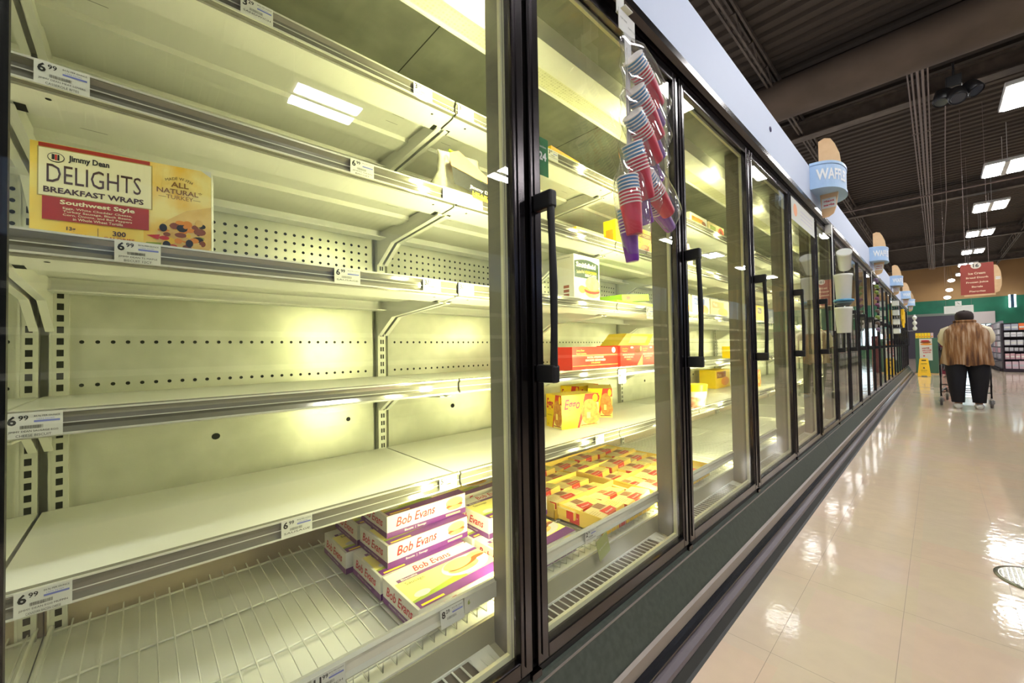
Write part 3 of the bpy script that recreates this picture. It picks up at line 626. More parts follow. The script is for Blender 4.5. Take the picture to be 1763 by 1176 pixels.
sz2 = RT[2] - .0075
carton(.165, .09, .182, CART, smi, 'chicken_biscuit_carton', 'upright white and dark green chicken biscuit carton behind the second door', 'frozen food carton', (-.330, 1.185, sz2 + .004))
def limef(f, l, t, r, w, d, h):
    f.ell(.2 * w, h * .5, .09 * w, h * .22, RED, 2); f.text('Klondike', .2 * w, h * .42, h * .16, YEL2, 3, al='c', w=.14 * w); f.rect(.5 * w, .2 * h, .8 * w, .3 * h, GRN, 2)
carton(.34, .13, .036, LIME, limef, 'lime_carton', 'flat lime green carton lying right of the chicken biscuit carton', 'frozen food carton', (-.345, 1.50, sz2), rz=-.02)
o = carton(.25, .13, .034, LIME, limef, 'lime_carton', 'second lime carton propped at an angle upon the first', 'frozen food carton', (-.38, 1.60, sz2 + .037), rx=.09)
# yellow tray seen lying deep on the fourth level
b = MB(); b.prism([(0, 0), (.28, 0), (.34, .058), (.08, .058)], -.10, 0, mat('tray_yellow', (222, 200, 60), .35), axis='x')
Face(b, (.0, 0, 0), (0, 1, 0), (0, 0, 1)).poly([(.09, .012), (.25, .012), (.28, .046), (.12, .046)], TAN, 1)
b.obj('yellow_tray', None, 'slant ended yellow tray lying on top of the red cartons', 'food tray', loc=(-.42, 1.62, sz1 + .0925))

# stuffed sandwich cartons, third shelf level
def hp(f, l, t, r, w, d, h):
    f.rect(0, 0, w, h, YEL, 1); f.rect(.1 * w, .70 * h, .92 * w, .86 * h, BRN, 2); f.text('HOT POCKETS', .51 * w, .73 * h, .10 * h, YEL2, 3, al='c', w=.74 * w, bold=.03)
    f.ell(.6 * w, .28 * h, .34 * w, .2 * h, ORG, 2); f.ell(.66 * w, .24 * h, .2 * w, .13 * h, RED, 3); f.ell(.5 * w, .34 * h, .2 * w, .1 * h, BUN, 3); f.rect(.1 * w, .5 * h, .3 * w, .54 * h, GRN, 2)
    l.rect(0, 0, d, h, YEL, 1); l.rect(.2 * d, .3 * h, .8 * d, .7 * h, ORG, 2)
G_HP = 'yellow stuffed sandwich cartons on the second shelf'; sz3 = RT[3] - .0075
h0 = carton(.150, .06, .135, YEL, hp, 'sandwich_carton', 'left standing yellow sandwich carton behind the hanging cups', 'frozen food carton', (-.325, 1.47, sz3), group=G_HP)
for lab, loc in [('standing yellow sandwich carton in the middle of the second shelf', (-.325, 1.632, sz3)), ('right standing yellow sandwich carton beside the door post', (-.325, 1.79, sz3))]:
    o = h0.copy(); COL.objects.link(o); o.location = loc; o['label'] = lab
def hpl(f, l, t, r, w, d, h):
    f.rect(0, 0, w, h, mat('print_pale_gold', (236, 214, 130), .4), 1); f.rect(.06 * w, .3 * h, .94 * w, .8 * h, BRN, 2); f.text('HOT POCKETS', .5 * w, .38 * h, .34 * h, CART, 3, al='c', w=.82 * w, bold=.03)
carton(.185, .12, .052, YEL, hpl, 'sandwich_carton', 'flat gold sandwich carton lying left of the hanging cups', 'frozen food carton', (-.33, 1.205, sz3), group=G_HP)
sz4 = RT[4] - .0075
def yb(f, l, t, r, w, d, h):
    f.rect(0, 0, w, h, ORG, 1); f.rect(.1 * w, .3 * h, .6 * w, .7 * h, YEL, 2); f.rect(.6 * w, .3 * h, .9 * w, .7 * h, DKB, 2)
carton(.19, .09, .085, YEL, yb, 'yellow_carton', 'single yellow carton on the top shelf beside marker 24', 'frozen food carton', (-.34, 1.08, sz4), rz=.08)
b = MB(); b.box((-.05, 0, 0), (0, .09, .10), RED, bev=.003); Face(b, (.0002, 0, 0), (0, 1, 0), (0, 0, 1)).text('ORE', .01, .04, .02, MAR, 1)
b.obj('red_package', None, 'red package on the top shelf at the upper left', 'frozen food package', loc=(-.40, .165, sz4))
# third door cartons
def ob(f, l, t, r, w, d, h):
    f.rect(0, 0, w, h, CART, 1); f.rect(.1 * w, .2 * h, .75 * w, .85 * h, ORG, 2); f.text('WAFFLES', .42 * w, .45 * h, .2 * h, YEL2, 3, al='c', w=.55 * w); f.ell(.8 * w, .5 * h, .16 * w, .3 * h, BRN, 3)
o3 = carton(.24, .10, .105, CART, ob, 'orange_print_carton', 'white carton with orange print, top shelf behind the third door', 'frozen food carton', (-.33, 2.235, sz4))
def ob2(f, l, t, r, w, d, h):
    f.rect(0, 0, w, h, TAN, 1); f.ell(.8 * w, .55 * h, .2 * w, .4 * h, RED, 2); f.ell(.78 * w, .5 * h, .1 * w, .3 * h, BRN, 3); f.rect(.1 * w, .6 * h, .45 * w, .85 * h, GRN, 2)
carton(.25, .10, .105, TAN, ob2, 'tan_carton', 'tan carton with round red picture, right of the orange print one', 'frozen food carton', (-.33, 2.50, sz4))
def mc(c1, c2):
    def g(f, l, t, r, w, d, h):
        f.rect(0, 0, w, h, c1, 1); f.rect(.08 * w, .55 * h, .7 * w, .9 * h, c2, 2); f.ell(.65 * w, .35 * h, .28 * w, .24 * h, ORG, 3); f.text('Minis', .12 * w, .62 * h, .2 * h, CART, 4)
    return g
mid = [(2.06, .15, 'printed white carton at the left, third shelf of the third door', YEL2, RED), (2.24, .24, 'pale carton with blue print, third shelf of the third door', CART, BLU), (2.50, .30, 'gold carton at the right, third shelf of the third door', TAN, ORG)]
for y, w_, lab, c1, c2 in mid: carton(w_, .1, .115, c1, mc(c1, c2), 'pancake_carton', lab, 'frozen food carton', (-.33, y, sz2))
for y, lab, c1, c2 in [(3.22, 'yellow carton on the third shelf behind the fourth door, left', YEL, BRN), (3.40, 'yellow and brown carton on the third shelf behind the fourth door, right', YEL, DKB)]:
    carton(.165, .1, .13, c1, mc(c1, c2), 'pancake_carton', lab, 'frozen food carton', (-.33, y, sz2))
carton(.12, .06, .16, YEL, mc(YEL, ORG), 'yellow_carton', 'tall yellow carton, top shelf behind the fourth door', 'frozen food carton', (-.36, 3.08, sz4))
carton(.34, .10, .08, YEL, mc(YEL, RED), 'yellow_carton', 'low yellow carton on the rail of the fourth door, fourth shelf', 'frozen food carton', (-.33, 2.95, sz1))
# colourful tubs
b = MB(); R_ = .055
rr = [[(R_ * s_ * math.cos(i * PI / 10), R_ * s_ * math.sin(i * PI / 10), z) for i in range(20)] for z, s_ in ((0, .72), (.004, .76), (.055, .92))]
b.rings(rr, mat('tub_meat_print', (214, 120, 90), .4, noise=(40, (236, 200, 170))), True)
b.rings([[(R_ * s_ * math.cos(i * PI / 10), R_ * s_ * math.sin(i * PI / 10), z) for i in range(20)] for z, s_ in ((.055, .921), (.085, .99))], CART, False)
b.rings([[(R_ * s_ * math.cos(i * PI / 10), R_ * s_ * math.sin(i * PI / 10), z) for i in range(20)] for z, s_ in ((.085, .991), (.115, 1.05), (.118, 1.07), (.122, 1.05))], YEL, True)
b.obj('food_tub', None, 'round yellow rimmed tub on the shelf behind the third door', 'tub', loc=(-.30, 2.18, sz))
carton(.30, .12, .14, YEL, mc(YEL, BRN), 'waffle_carton', 'yellow carton deep on the low shelf, right in the third door', 'frozen food carton', (-.56, 3.18, sz))

# sausage bag on the second shelf, upper right of the first door
BAGG = mat('bag_clear_grey', (176, 174, 156), .25, spec=.7, bump=(30, .6))
b = MB(); rs = []
for j, (z, hw, dp) in enumerate(((0, .075, .045), (.02, .085, .05), (.05, .08, .045), (.085, .07, .03), (.12, .062, .012), (.14, .064, .003))):
    rs.append([(dp * math.sin(t * PI / 8) * (1 + .1 * math.sin(3 * t)) + .02 * j * .3, .08 + hw * math.cos(t * PI / 8) + .006 * math.sin(j * 2 + t), z) for t in range(16)])
b.rings(rs, BAGG)
body = b.obj('sausage_bag', None, 'crumpled clear bag with black and orange label, second shelf right', 'food bag', loc=(-.36, .585, sz3)); body.rotation_euler = (0, 0, -.15)
b = MB(); f = Face(b, (.086, .035, .030), (0, 1, .0), (-.30, 0, 1)); f.poly([(0, .0), (.09, -.025), (.13, -.03), (.13, .015), (0, .055)], K, 1); f.poly([(.0, .058), (.0, .10), (.03, .115), (.13, .035), (.13, .02)], mat('label_peach', (232, 160, 110), .4), 1)
f.text('Jimmy Dean', .045, -.004, .014, CART, 2, w=.08, bold=.02, rot=-.2); f.text('HEARTY', .05, -.022, .013, YEL, 2, w=.07, bold=.03, rot=-.2); f.poly([(.05, -.03), (.13, -.045), (.13, -.035), (.05, -.022)], ORG, 2)
b.obj('label', body)
b = MB(); b.tube([(.012, .055, .158), (.010, .10, .145), (.006, .165, .095)], .004, LIME, 6); b.obj('seal_strip', body)
# white bag left of handle, second door
b = MB(); b.rings([[(.03 * k * math.sin(t * PI / 8), .05 + .045 * k * math.cos(t * PI / 8), z) for t in range(16)] for z, k in ((0, 1), (.05, 1.05), (.10, .8), (.13, .35), (.14, .4), (.155, .5))], mat('bag_white', (228, 228, 206), .35, bump=(30, .5)))
b.obj('white_bag', None, 'white tied bag behind the top of the second door handle', 'food bag', loc=(-.32, .92, sz3))
b = MB(); b.rings([[(.03 * k * math.sin(t * PI / 8), .05 + .045 * k * math.cos(t * PI / 8), z) for t in range(16)] for z, k in ((0, 1), (.06, 1), (.10, .7), (.14, .5))], mat('bag_orange_edge', (240, 214, 180), .35, bump=(30, .5)))
b.obj('white_bag', None, 'orange edged white bag at the left edge of the third door', 'food bag', loc=(-.32, 2.10, sz3))

# sausage trays and packets on the rack behind the second door
G_S = 'sausage packets in yellow display trays'
def saus_packet(name, label, loc, rz, rx):
    w, d, h = .150, .074, .026; PY_ = mat('packet_yellow', (238, 204, 96), .4); b = MB(); b.box((-d, 0, 0), (0, w, h), PY_, bev=.0015)
    t = Face(b, (0, 0, h + .0002), (0, 1, 0), (-1, 0, 0)); t.rect(0, 0, w, d, TAN, 1); t.rect(.72 * w, .02 * d, .98 * w, .98 * d, YEL2, 1.5); t.poly([(.30 * w, 0), (.66 * w, 0), (.72 * w, .40 * d), (.34 * w, .5 * d)], RED, 2); t.text('Banquet', .50 * w, .1 * d, .14 * d, CART, 3, al='c', w=.26 * w, bold=.02)
    t.rect(.4 * w, .5 * d, .66 * w, d, mat('print_grey_tray', (176, 160, 132), .5), 2)
    for i in range(4): t.rect((.42 + i * .06) * w, .54 * d, (.46 + i * .06) * w, .96 * d, BRN, 3)
    for i in range(6): t.rect(.72 * w, (.2 + .1 * i) * d, .95 * w, (.215 + .1 * i) * d, K, 3)
    for i in range(4): t.rect(.04 * w, (.3 + .12 * i) * d, .26 * w, (.315 + .12 * i) * d, BRN, 3)
    f = Face(b, (.0002, 0, 0), (0, 1, 0), (0, 0, 1)); f.rect(.3 * w, 0, .62 * w, h, RED, 1); f.text('Banquet', .46 * w, .35 * h, .3 * h, CART, 2, al='c', w=.2 * w)
    l = Face(b, (-d, -.0002, 0), (1, 0, 0), (0, 0, 1)); l.rect(.55 * d, 0, .95 * d, h, RED, 1)
    o = b.obj(name, None, label, 'sausage packet', G_S, loc=loc); o.rotation_euler = (rx, 0, rz); return o
pk = saus_packet('sausage_packet', 'red and yellow sausage packet in the display tray', (-.16, .93, bz), 0, 0)
n_p = 0; rowname = ['front row', 'second row from the glass', 'third row from the glass', 'fourth row from the glass', 'fifth row from the glass', 'back row']
colname = ['first from the left', 'second from the left', 'third from the left', 'fourth from the left', 'fifth from the left']
rr = random.Random(5)
for r_ in range(6):
    for c_ in range(5):
        o = pk if n_p == 0 else pk.copy()
        if n_p: COL.objects.link(o)
        lvl = .004 + .018 * rr.random()
        o.location = (-.135 - r_ * .088 , 1.045 + c_ * .166 - (0.02 if r_ % 2 else 0) + r_ * .0, bz + lvl); o.rotation_euler = (rr.uniform(-.02, .10), rr.uniform(-.10, .02), rr.uniform(-.05, .05))
        o['label'] = 'red and yellow sausage packet, %s, %s' % (rowname[r_], colname[c_]); n_p += 1
def disp_tray(label, x0, x1, y0, y1):
    b = MB(); t = .0025; h = .052
    YT = mat('tray_card_yellow', (240, 206, 96), .45); b.box((x0, y0, 0), (x1, y1, .003), YT)
    for a, c in (((x0, y0, 0), (x0 + t, y1, h)), ((x1 - t, y0, 0), (x1, y1, h * .62)), ((x0, y0, 0), (x1, y0 + t, h)), ((x0, y1 - t, 0), (x1, y1, h))): b.box(a, c, YT)
    f = Face(b, (x1 + .0002, y0, 0), (0, 1, 0), (0, 0, 1)); L_ = y1 - y0
    f.rect(.0, 0, L_, h * .62, mat('tray_gold', (250, 206, 60), .4), 1); f.rect(.25 * L_, .0, .38 * L_, h * .6, RED, 2); f.text('Banquet', .315 * L_, .01, .007, CART, 3, al='c', w=.03); f.text('BROWN N SERVE', .7 * L_, .01, .006, BRN, 3, al='c', w=.12)
    l = Face(b, (x0, y0 - .0002, 0), (1, 0, 0), (0, 0, 1)); l.rect(.05, .004, .09, .040, RED, 1); l.text('Banquet', .07, .02, .006, CART, 2, al='c', w=.03)
    return b.obj('display_tray', None, label, 'display tray', 'yellow cardboard display trays', loc=(0, 0, bz))
disp_tray('yellow display tray at the front of the sausage packets', -.300, -.118, 1.035, 1.37)
disp_tray('yellow display tray at the front right of the sausage packets', -.300, -.118, 1.375, 1.86)
disp_tray('yellow display tray in the middle of the wire rack', -.476, -.303, 1.02, 1.36)
disp_tray('yellow display tray at the middle right of the wire rack', -.476, -.303, 1.365, 1.85)
disp_tray('yellow display tray at the back of the wire rack', -.652, -.479, 1.01, 1.85)

# ---------------------------------------------------------------- clip strip with cup packs
STRIP = mat('clip_strip_plastic', (226, 226, 222), .3); CRED = mat('cup_red', (206, 34, 62), .3); CPUR = mat('cup_purple', (122, 60, 168), .3); CBLU = mat('cup_blue', (96, 150, 200), .3); CIN = mat('cup_inside', (240, 232, 226), .4)
b = MB(); b.box((.032, .925, 1.81), (.034, .962, 1.875), STRIP); b.box((.0305, .925, 1.81), (.060, .962, 1.8125), STRIP); b.box((.0305, .925, 1.873), (.034, .962, 1.8755), STRIP)
b.box((.050, .905, 1.745), (.0515, .985, 1.80), STRIP); b.box((.0505, .932, 1.20), (.052, .955, 1.745), STRIP); b.box((.0505, .93, 1.69), (.0525, .962, 1.745), STRIP)
f = Face(b, (.0517, 0, 0), (0, 1, 0), (0, 0, 1)); f.text('CLIP HERE', .912, 1.775, .005, K, 1); f.text('PARTY CUPS', .950, 1.765, .005, K, 1)
b.tube([(.052, .945, 1.30), (.058, .93, 1.70)], .0012, STRIP, 5)
b.obj('clip_strip', None, 'white hanging clip strip on the second door holding cup packs', 'clip strip')
def cup_shape(b, base, ax, r, n, cols):
    """nested stack: rim rings pointing along -ax end, last cup body visible"""
    ax = Vector(ax).normalized(); a = ax.cross(Vector((1, .3, 0))).normalized(); c = ax.cross(a); base = Vector(base)
    def ring(t, rad): return [base + ax * t + a * rad * math.cos(i * PI / 9) + c * rad * math.sin(i * PI / 9) for i in range(18)]
    st = .0085
    for k in range(n):
        t0 = k * st; m_ = cols[k]; rr_ = r * (1 - .0 * k)
        b.rings([ring(t0, rr_ * .90), ring(t0, rr_ * 1.05), ring(t0 + .0015, rr_ * 1.07), ring(t0 + .003, rr_ * 1.04)], CIN, True)
        b.rings([ring(t0 + .003, rr_ * 1.0), ring(t0 + st, rr_ * .965)], m_, False)
    t0 = (n - 1) * st; b.rings([ring(t0 + .003, r), ring(t0 + .02, r * .95), ring(t0 + .055, r * .82), ring(t0 + .075, r * .76), ring(t0 + .078, r * .70)], cols[n - 1], True)
def cup_pack(label, y, z, ang, flip=False, lean=0.):
    """ang: tilt of the stack in the yz plane from straight down"""
    d = Vector((.05 + lean, math.sin(ang), -math.cos(ang))); o = Vector((.068, y, z)); root = empty('cup_pack', o, label, 'bag of cups', 'bags of party cups on the clip strip')
    perp = Vector((0, math.cos(ang), math.sin(ang)))
    b = MB(); cup_shape(b, (0, 0, 0), d, .0265, 9, [CBLU] * 4 + [CRED] * 5); b.obj('cup_stack', root)
    b = MB(); cup_shape(b, perp * .014 + Vector((-.022, 0, -.012)) + d * .062, d, .0225, 8, [CBLU] * 3 + [CPUR] * 5); b.obj('cup_stack', root)
    b = MB(); rs = []
    for t, kx, ky in ((-.055, .004, .022), (-.03, .012, .034), (-.004, .036, .042), (.05, .040, .052), (.11, .038, .054), (.17, .030, .050), (.195, .004, .046)):
        rs.append([d.normalized() * t + perp * (.016 + ky * math.cos(i * PI / 7) * (1 + .06 * math.sin(i * 5 + t * 90))) + Vector((-.006 + kx * math.sin(i * PI / 7), 0, 0)) for i in range(14)])
    b.rings(rs, CLEAR, True); b.obj('plastic_bag', root)
    return root
cup_pack('topmost bag of party cups, just under the strip head', .940, 1.672, .98)
cup_pack('second bag of party cups from the top of the strip', .945, 1.590, .90)
cup_pack('third bag of party cups from the top of the strip', .932, 1.520, .88)
cup_pack('fourth bag of party cups, bright red above a purple stack', .925, 1.440, .45)
cup_pack('bag of party cups at lower right, tilted away from the strip', .985, 1.375, 1.0)
cup_pack('lowest bag of party cups, hanging straight down', .900, 1.345, .12)

# ---------------------------------------------------------------- sign cling, further hanging strips
b = MB(); b.box((.0005, 0, 0), (.0015, .665, .142), PAPER); f = Face(b, (.0015, 0, 0), (0, 1, 0), (0, 0, 1)); f.ell(.10, .075, .05, .04, mat('cling_orange', (246, 176, 130), .5), 1)
for i in range(3): f.rect(.24, .045 + i * .025, .60, .052 + i * .025, mat('cling_grey', (205, 202, 214), .5), 1)
o = b.obj('door_cling', None, 'white banner with orange blob across the top of the fifth door', 'banner', loc=(.001, 2.92 + .0, 1.69))
o.scale = (1, 1, 1)
def tub_shape(r, h, m, lid=None, tilt=None):
    b = MB(); b.rings([[(r * k * math.cos(i * PI / 8), r * k * math.sin(i * PI / 8), z) for i in range(16)] for z, k in ((0, .78), (.003, .82), (h * .9, .98), (h * .92, 1.05), (h, 1.05), (h, .9))], m, True)
    if lid: b.rings([[(r * k * math.cos(i * PI / 8), r * k * math.sin(i * PI / 8), z) for i in range(16)] for z, k in ((-.014, 1.0), (-.012, 1.1), (.0, 1.12), (.002, .9))], lid, True)
    return b
MILK = mat('milky_plastic', (228, 230, 224), .2, spec=.6); STL = mat('strip_pale_blue', (90, 160, 210), .4); SLATE = mat('lid_slate', (66, 76, 82), .4)
b = MB(); b.box((.040, 4.02, 1.02), (.0415, 4.045, 1.80), STRIP); b.box((-.0, 4.01, 1.80), (.0415, 4.055, 1.87), STRIP)
b.obj('clip_strip', None, 'white clip strip carrying milky plastic tubs on the sixth door', 'clip strip')
G_T = 'milky plastic tubs on the clip strip'
for lab, y, z, h_, r_, rot, lid in [('upper milky plastic tub, tilted on its strip', 4.14, 1.52, .16, .048, (.75, .1, 0), None), ('middle milky square looking tub on its strip', 4.03, 1.26, .20, .058, (-.05, 0, 0), STL), ('lower milky tub with a slate lid above it', 4.00, 1.00, .20, .055, (0, 0, 0), None)]:
    o = tub_shape(r_, h_, MILK, lid).obj('plastic_tub', None, lab, 'tub', G_T, loc=(.10, y, z)); o.rotation_euler = rot
b = tub_shape(.057, .018, SLATE); b.obj('tub_lid', None, 'slate grey lid between the hanging milky tubs', 'lid', loc=(.10, 4.0, 1.215))
# scrunchie strip, glove strip, bottle strip
b = MB(); b.box((.03, 6.93, 1.0), (.0315, 6.97, 1.86), STRIP); b.obj('clip_strip', None, 'clip strip with small purple and green items, seventh to ninth door', 'clip strip')
rr = random.Random(2)
for k in range(9):
    z = 1.74 - k * .08; b = MB(); m_ = rr.choice((mat('item_mauve', (110, 90, 120), .5), mat('item_magenta', (120, 60, 100), .5), mat('item_green', (120, 140, 60), .5), mat('item_brown', (90, 70, 60), .5)))
    b.ball((0, 0, 0), (.025, .032, .022), m_, 10, 6); b.ball((.01, .03, -.02), (.015, .022, .016), m_, 8, 5)
    b.obj('hair_scrunchie', None, 'small coloured scrunchie hanging on the far clip strip', 'hair accessory', 'scrunchies on the far clip strip', loc=(.07, 6.98 + rr.uniform(-.03, .03), z))
for i, o in enumerate([o for o in bpy.data.objects if o.name.startswith('hair_scrunchie')]):
    o['label'] = 'small coloured scrunchie on the far clip strip, %s from its top' % ['first', 'second', 'third', 'fourth', 'fifth', 'sixth', 'seventh', 'eighth', 'ninth'][i]
b = MB(); b.box((.03, 10.2, 1.0), (.0315, 10.24, 1.86), STRIP); b.obj('clip_strip', None, 'clip strip with flat white containers, beyond the scrunchies', 'clip strip')
for k, lab in enumerate(('top', 'upper', 'lower', 'bottom')):
    b = MB(); b.box((0, -.10, 0), (.09, .10, .10), MILK, bev=.012); b.box((-.005, -.105, .10), (.095, .105, .112), SLATE, bev=.004)
    b.obj('food_container', None, '%s white food container with grey lid on the far strip' % lab, 'food container', 'white food containers on the far strip', loc=(.035, 10.22 + .05 * k, 1.60 - k * .17))
GLV = mat('yellow_rubber', (246, 196, 20), .4)
b = MB(); b.box((.03, 12.2, 1.2), (.0315, 12.24, 1.86), STRIP); b.obj('clip_strip', None, 'clip strip with yellow rubber gloves', 'clip strip')
for k, (dy, dz) in enumerate(((0, 0), (.25, -.04))):
    b = MB(); b.rings([[(.05 + .03 * math.cos(i * PI / 6), s_ * math.sin(i * PI / 6), z) for i in range(12)] for z, s_ in ((.0, .085), (.12, .06), (.2, .07), (.26, .07))], GLV)
    for q in range(4): b.tube([(.05, -.05 + q * .034, .25), (.05, -.06 + q * .04, .36)], [.018, .014], GLV, 8)
    b.tube([(.05, .06, .14), (.05, .12, .24)], [.02, .015], GLV, 8)
    o = b.obj('rubber_glove', None, ('nearer' if k == 0 else 'farther') + ' yellow rubber glove hanging from the far freezer doors', 'glove', 'yellow gloves on the far clip strip', loc=(.035, 12.25 + dy, 1.66 + dz)); o.rotation_euler = (PI, 0, 0)
for k in range(3):
    b = MB(); b.ball((0, 0, 0), (.05, .06, .06), MILK, 12, 8); b.tube([(0, 0, .05), (0, 0, .09)], .02, MILK, 8)
    b.obj('hanging_bottle', None, '%s white round bottle at the far end of the case' % ('top', 'middle', 'lowest')[k], 'bottle', 'white bottles at the end of the case', loc=(.17, 15.9, 1.62 - k * .15))
b = MB(); b.box((.03, 15.87, 1.2), (.0315, 15.91, 1.86), STRIP); b.box((.03, 15.885, 1.25), (.14, 15.895, 1.258), STRIP); b.obj('clip_strip', None, 'clip strip with white bottles at the case end', 'clip strip')

# ---------------------------------------------------------------- waffle signs on the fascia
def waffle_sign(y, label, txt=True):
    r = empty('category_sign', (.02, y, 1.985), label, 'sign', 'light blue waffle signs along the fascia')
    pts = []; Rx, Ry = .165, .24; N_ = 28
    for i in range(N_ + 1):
        t = -PI / 2 + PI * i / N_
        pts.append((Rx * (abs(math.cos(t)) ** .75), Ry * (1 if math.sin(t) > 0 else -1) * abs(math.sin(t)) ** .9))
    b = MB(); b.prism(pts, 0, .175, SIGNBL, axis='z'); 
    for z0, z1 in ((.160, .178), (-.003, .015)): b.prism([(p[0] * 1.025 , p[1] * 1.02) for p in pts], z0, z1, SIGNBL, axis='z')
    b.obj('collar', r)
    # lettering wrapped round the collar
    b = MB(); vs, fs, tw, th = glyphs('WAFFLES', .03, 0); hh = .078; kx = .262 / tw
    arc = [0]
    for i in range(N_): arc.append(arc[-1] + math.hypot(pts[i + 1][0] - pts[i][0], pts[i + 1][1] - pts[i][1]))
    def on(s_):
        s_ = max(0, min(arc[-1] - 1e-5, s_)); i = max(j for j in range(N_) if arc[j] <= s_); q = (s_ - arc[i]) / (arc[i + 1] - arc[i])
        x = pts[i][0] + (pts[i + 1][0] - pts[i][0]) * q; yv = pts[i][1] + (pts[i + 1][1] - pts[i][1]) * q
        n = Vector((pts[i + 1][1] - pts[i][1], -(pts[i + 1][0] - pts[i][0]))).normalized(); return x + n.x * .0025, yv + n.y * .0025
    s0 = .035
    b.add([(*on(s0 + v[0] * kx), .05 + v[1] * hh / th) for v in vs], fs, LETW); b.obj('lettering', r)
    # stick shaped blade running up through the collar
    up_ = [(.025, .17), (.150, .17), (.140, .27), (.118, .34), (.095, .385), (.06, .40), (.025, .385)]
    lo = [(.025, .01), (.130, .01), (.115, -.10), (.10, -.145), (.07, -.165), (.035, -.165)]
    b = MB(); b.prism(up_, -.06, -.042, WOODT); b.obj('upper_blade', r)
    b = MB(); b.prism(lo, -.06, -.042, WOODT); b.obj('lower_blade', r)
    b = MB(); f = Face(b, (.0, -.0606, 0), (1, 0, 0), (0, 0, 1)); f.rect(.035, -.105, .115, -.035, PAPER, 1); f.text('giant', .075, -.068, .020, EGGR, 2, al='c', w=.062, bold=.03); f.text('eagle', .075, -.095, .020, EGGR, 2, al='c', w=.062, bold=.03); f.text('THE', .075, -.045, .005, BLU, 2, al='c')
    b.obj('logo_plate', r)
    return r
wl = ['nearest light blue waffle sign with a tan stick blade', 'second light blue waffle sign along the fascia', 'third light blue sign along the fascia, left of the tan wall', 'fourth light blue sign along the fascia', 'farthest light blue sign, over the end of the freezer run']
ws = [waffle_sign(3.62, wl[0])]
for k, y in enumerate((7.15, 10.4, 13.6, 16.2)):
    c = copy_tree(ws[0]); c.location = (.02, y, 1.985); c['label'] = wl[k + 1]
b = MB(); f = Face(b, (.0205, 2.43, 2.055), (0, 1, 0), (0, 0, 1)); SM = mat('smudge_dark', (70, 66, 104), .7); b.ball((.0212, 2.43, 2.055), (.004, .018, .014), SM, 12, 6)
b.obj('fascia_magnet', None, 'small dark round magnet on the blue fascia above the doors', 'magnet')

# ---------------------------------------------------------------- ceiling things
LAMP = mat('lamp_diffuser', (255, 255, 255), .4, emit=(1, .985, .97), es=CEIL_STRENGTH); LAMPF = mat('lamp_housing', (214, 212, 208), .5)
def fixture(x, y, label, group):
    r = empty('ceiling_light', (x, y, 4.42), label, 'ceiling light', group)
    b = MB(); b.box((-.30, -.46, 0), (.30, .46, .06), LAMPF, bev=.01); b.box((-.035, -.46, -.02), (.035, .46, .0), LAMPF)
    for sy in (-.4, .4): b.tube([(0, sy, .06), (0, sy, .80)], .004, LAMPF, 5)
    b.obj('housing', r)
    for s_ in (-1, 1):
        b = MB(); b.box((s_ * .05, -.42, -.014), (s_ * .26, .42, -.002), LAMP); b.obj('diffuser', r)
    return r
f0 = fixture(1.62, 9.15, 'brightest ceiling light panel, cut off by the right edge', 'ceiling lights over the aisle')
names_ = {12.75: 'ceiling light with two panels, second from the right edge', 16.1: 'third ceiling light down the aisle', 19.8: 'fourth ceiling light down the aisle', 23.6: 'fifth ceiling light, just above the hanging aisle sign', 27.4: 'sixth ceiling light, behind the aisle sign', 31.0: 'last ceiling light before the tan wall', 5.5: 'ceiling light above the aisle ahead of the camera, out of frame', 1.9: 'ceiling light above the camera', -1.7: 'ceiling light behind the camera'}
for y, lab in names_.items():
    c = copy_tree(f0); c.location = (1.62, y, 4.42); c['label'] = lab
for xx, nm in ((5.2, 'right hand aisle'), (-2.4, 'aisle behind the freezer run')):  # unseen rows of fixtures added as fill light
    for k, y in enumerate((-1.7, 1.9, 5.5, 9.15, 12.75, 16.1, 19.8, 23.6)):
        if xx < 0 and k > 4: continue
        c = copy_tree(f0); c.location = (xx, y, 4.42); c['label'] = 'added fill light over the %s, number %d from the near end' % (nm, k + 1); c['group'] = 'added fill lights over the ' + nm
DUCT = mat('duct_brown', (100, 84, 72), .8, noise=(3, (90, 76, 64)))
b = MB(); b.rings([[(x, 7.35 + .38 * math.cos(i * PI / 18), 4.75 + .26 * math.sin(i * PI / 18)) for i in range(36)] for x in (-8, 14)], DUCT); 
for x in (-5, -2.5, 2.4, 5.0): b.rings([[(x + dx, 7.35 + .392 * math.cos(i * PI / 18), 4.75 + .272 * math.sin(i * PI / 18)) for i in range(36)] for dx in (0, .04)], DUCT)
b.obj('air_duct', None, 'wide brown air duct crossing the ceiling above the aisle', 'air duct')
PIPE = mat('grey_conduit', (132, 116, 110), .45, .3)
for k, x in enumerate((.40, .445, .50, .55, .60)):
    b = MB(); b.tube([(x, 7.72, 4.72), (x, 30, 4.72)], (.010, .013, .017, .017, .010)[k], PIPE, 8)
    y = 10.3
    while y < 29: b.rings([[(x + .021 * math.cos(i * PI / 5), y + d_, 4.72 + .021 * math.sin(i * PI / 5)) for i in range(10)] for d_ in (0, .03)], PIPE); y += 3
    b.obj('conduit_pipe', None, '%s of five parallel conduit pipes under the ceiling' % ('leftmost', 'second from left', 'middle', 'fourth from left', 'rightmost')[k], 'pipe', 'parallel conduit pipes')
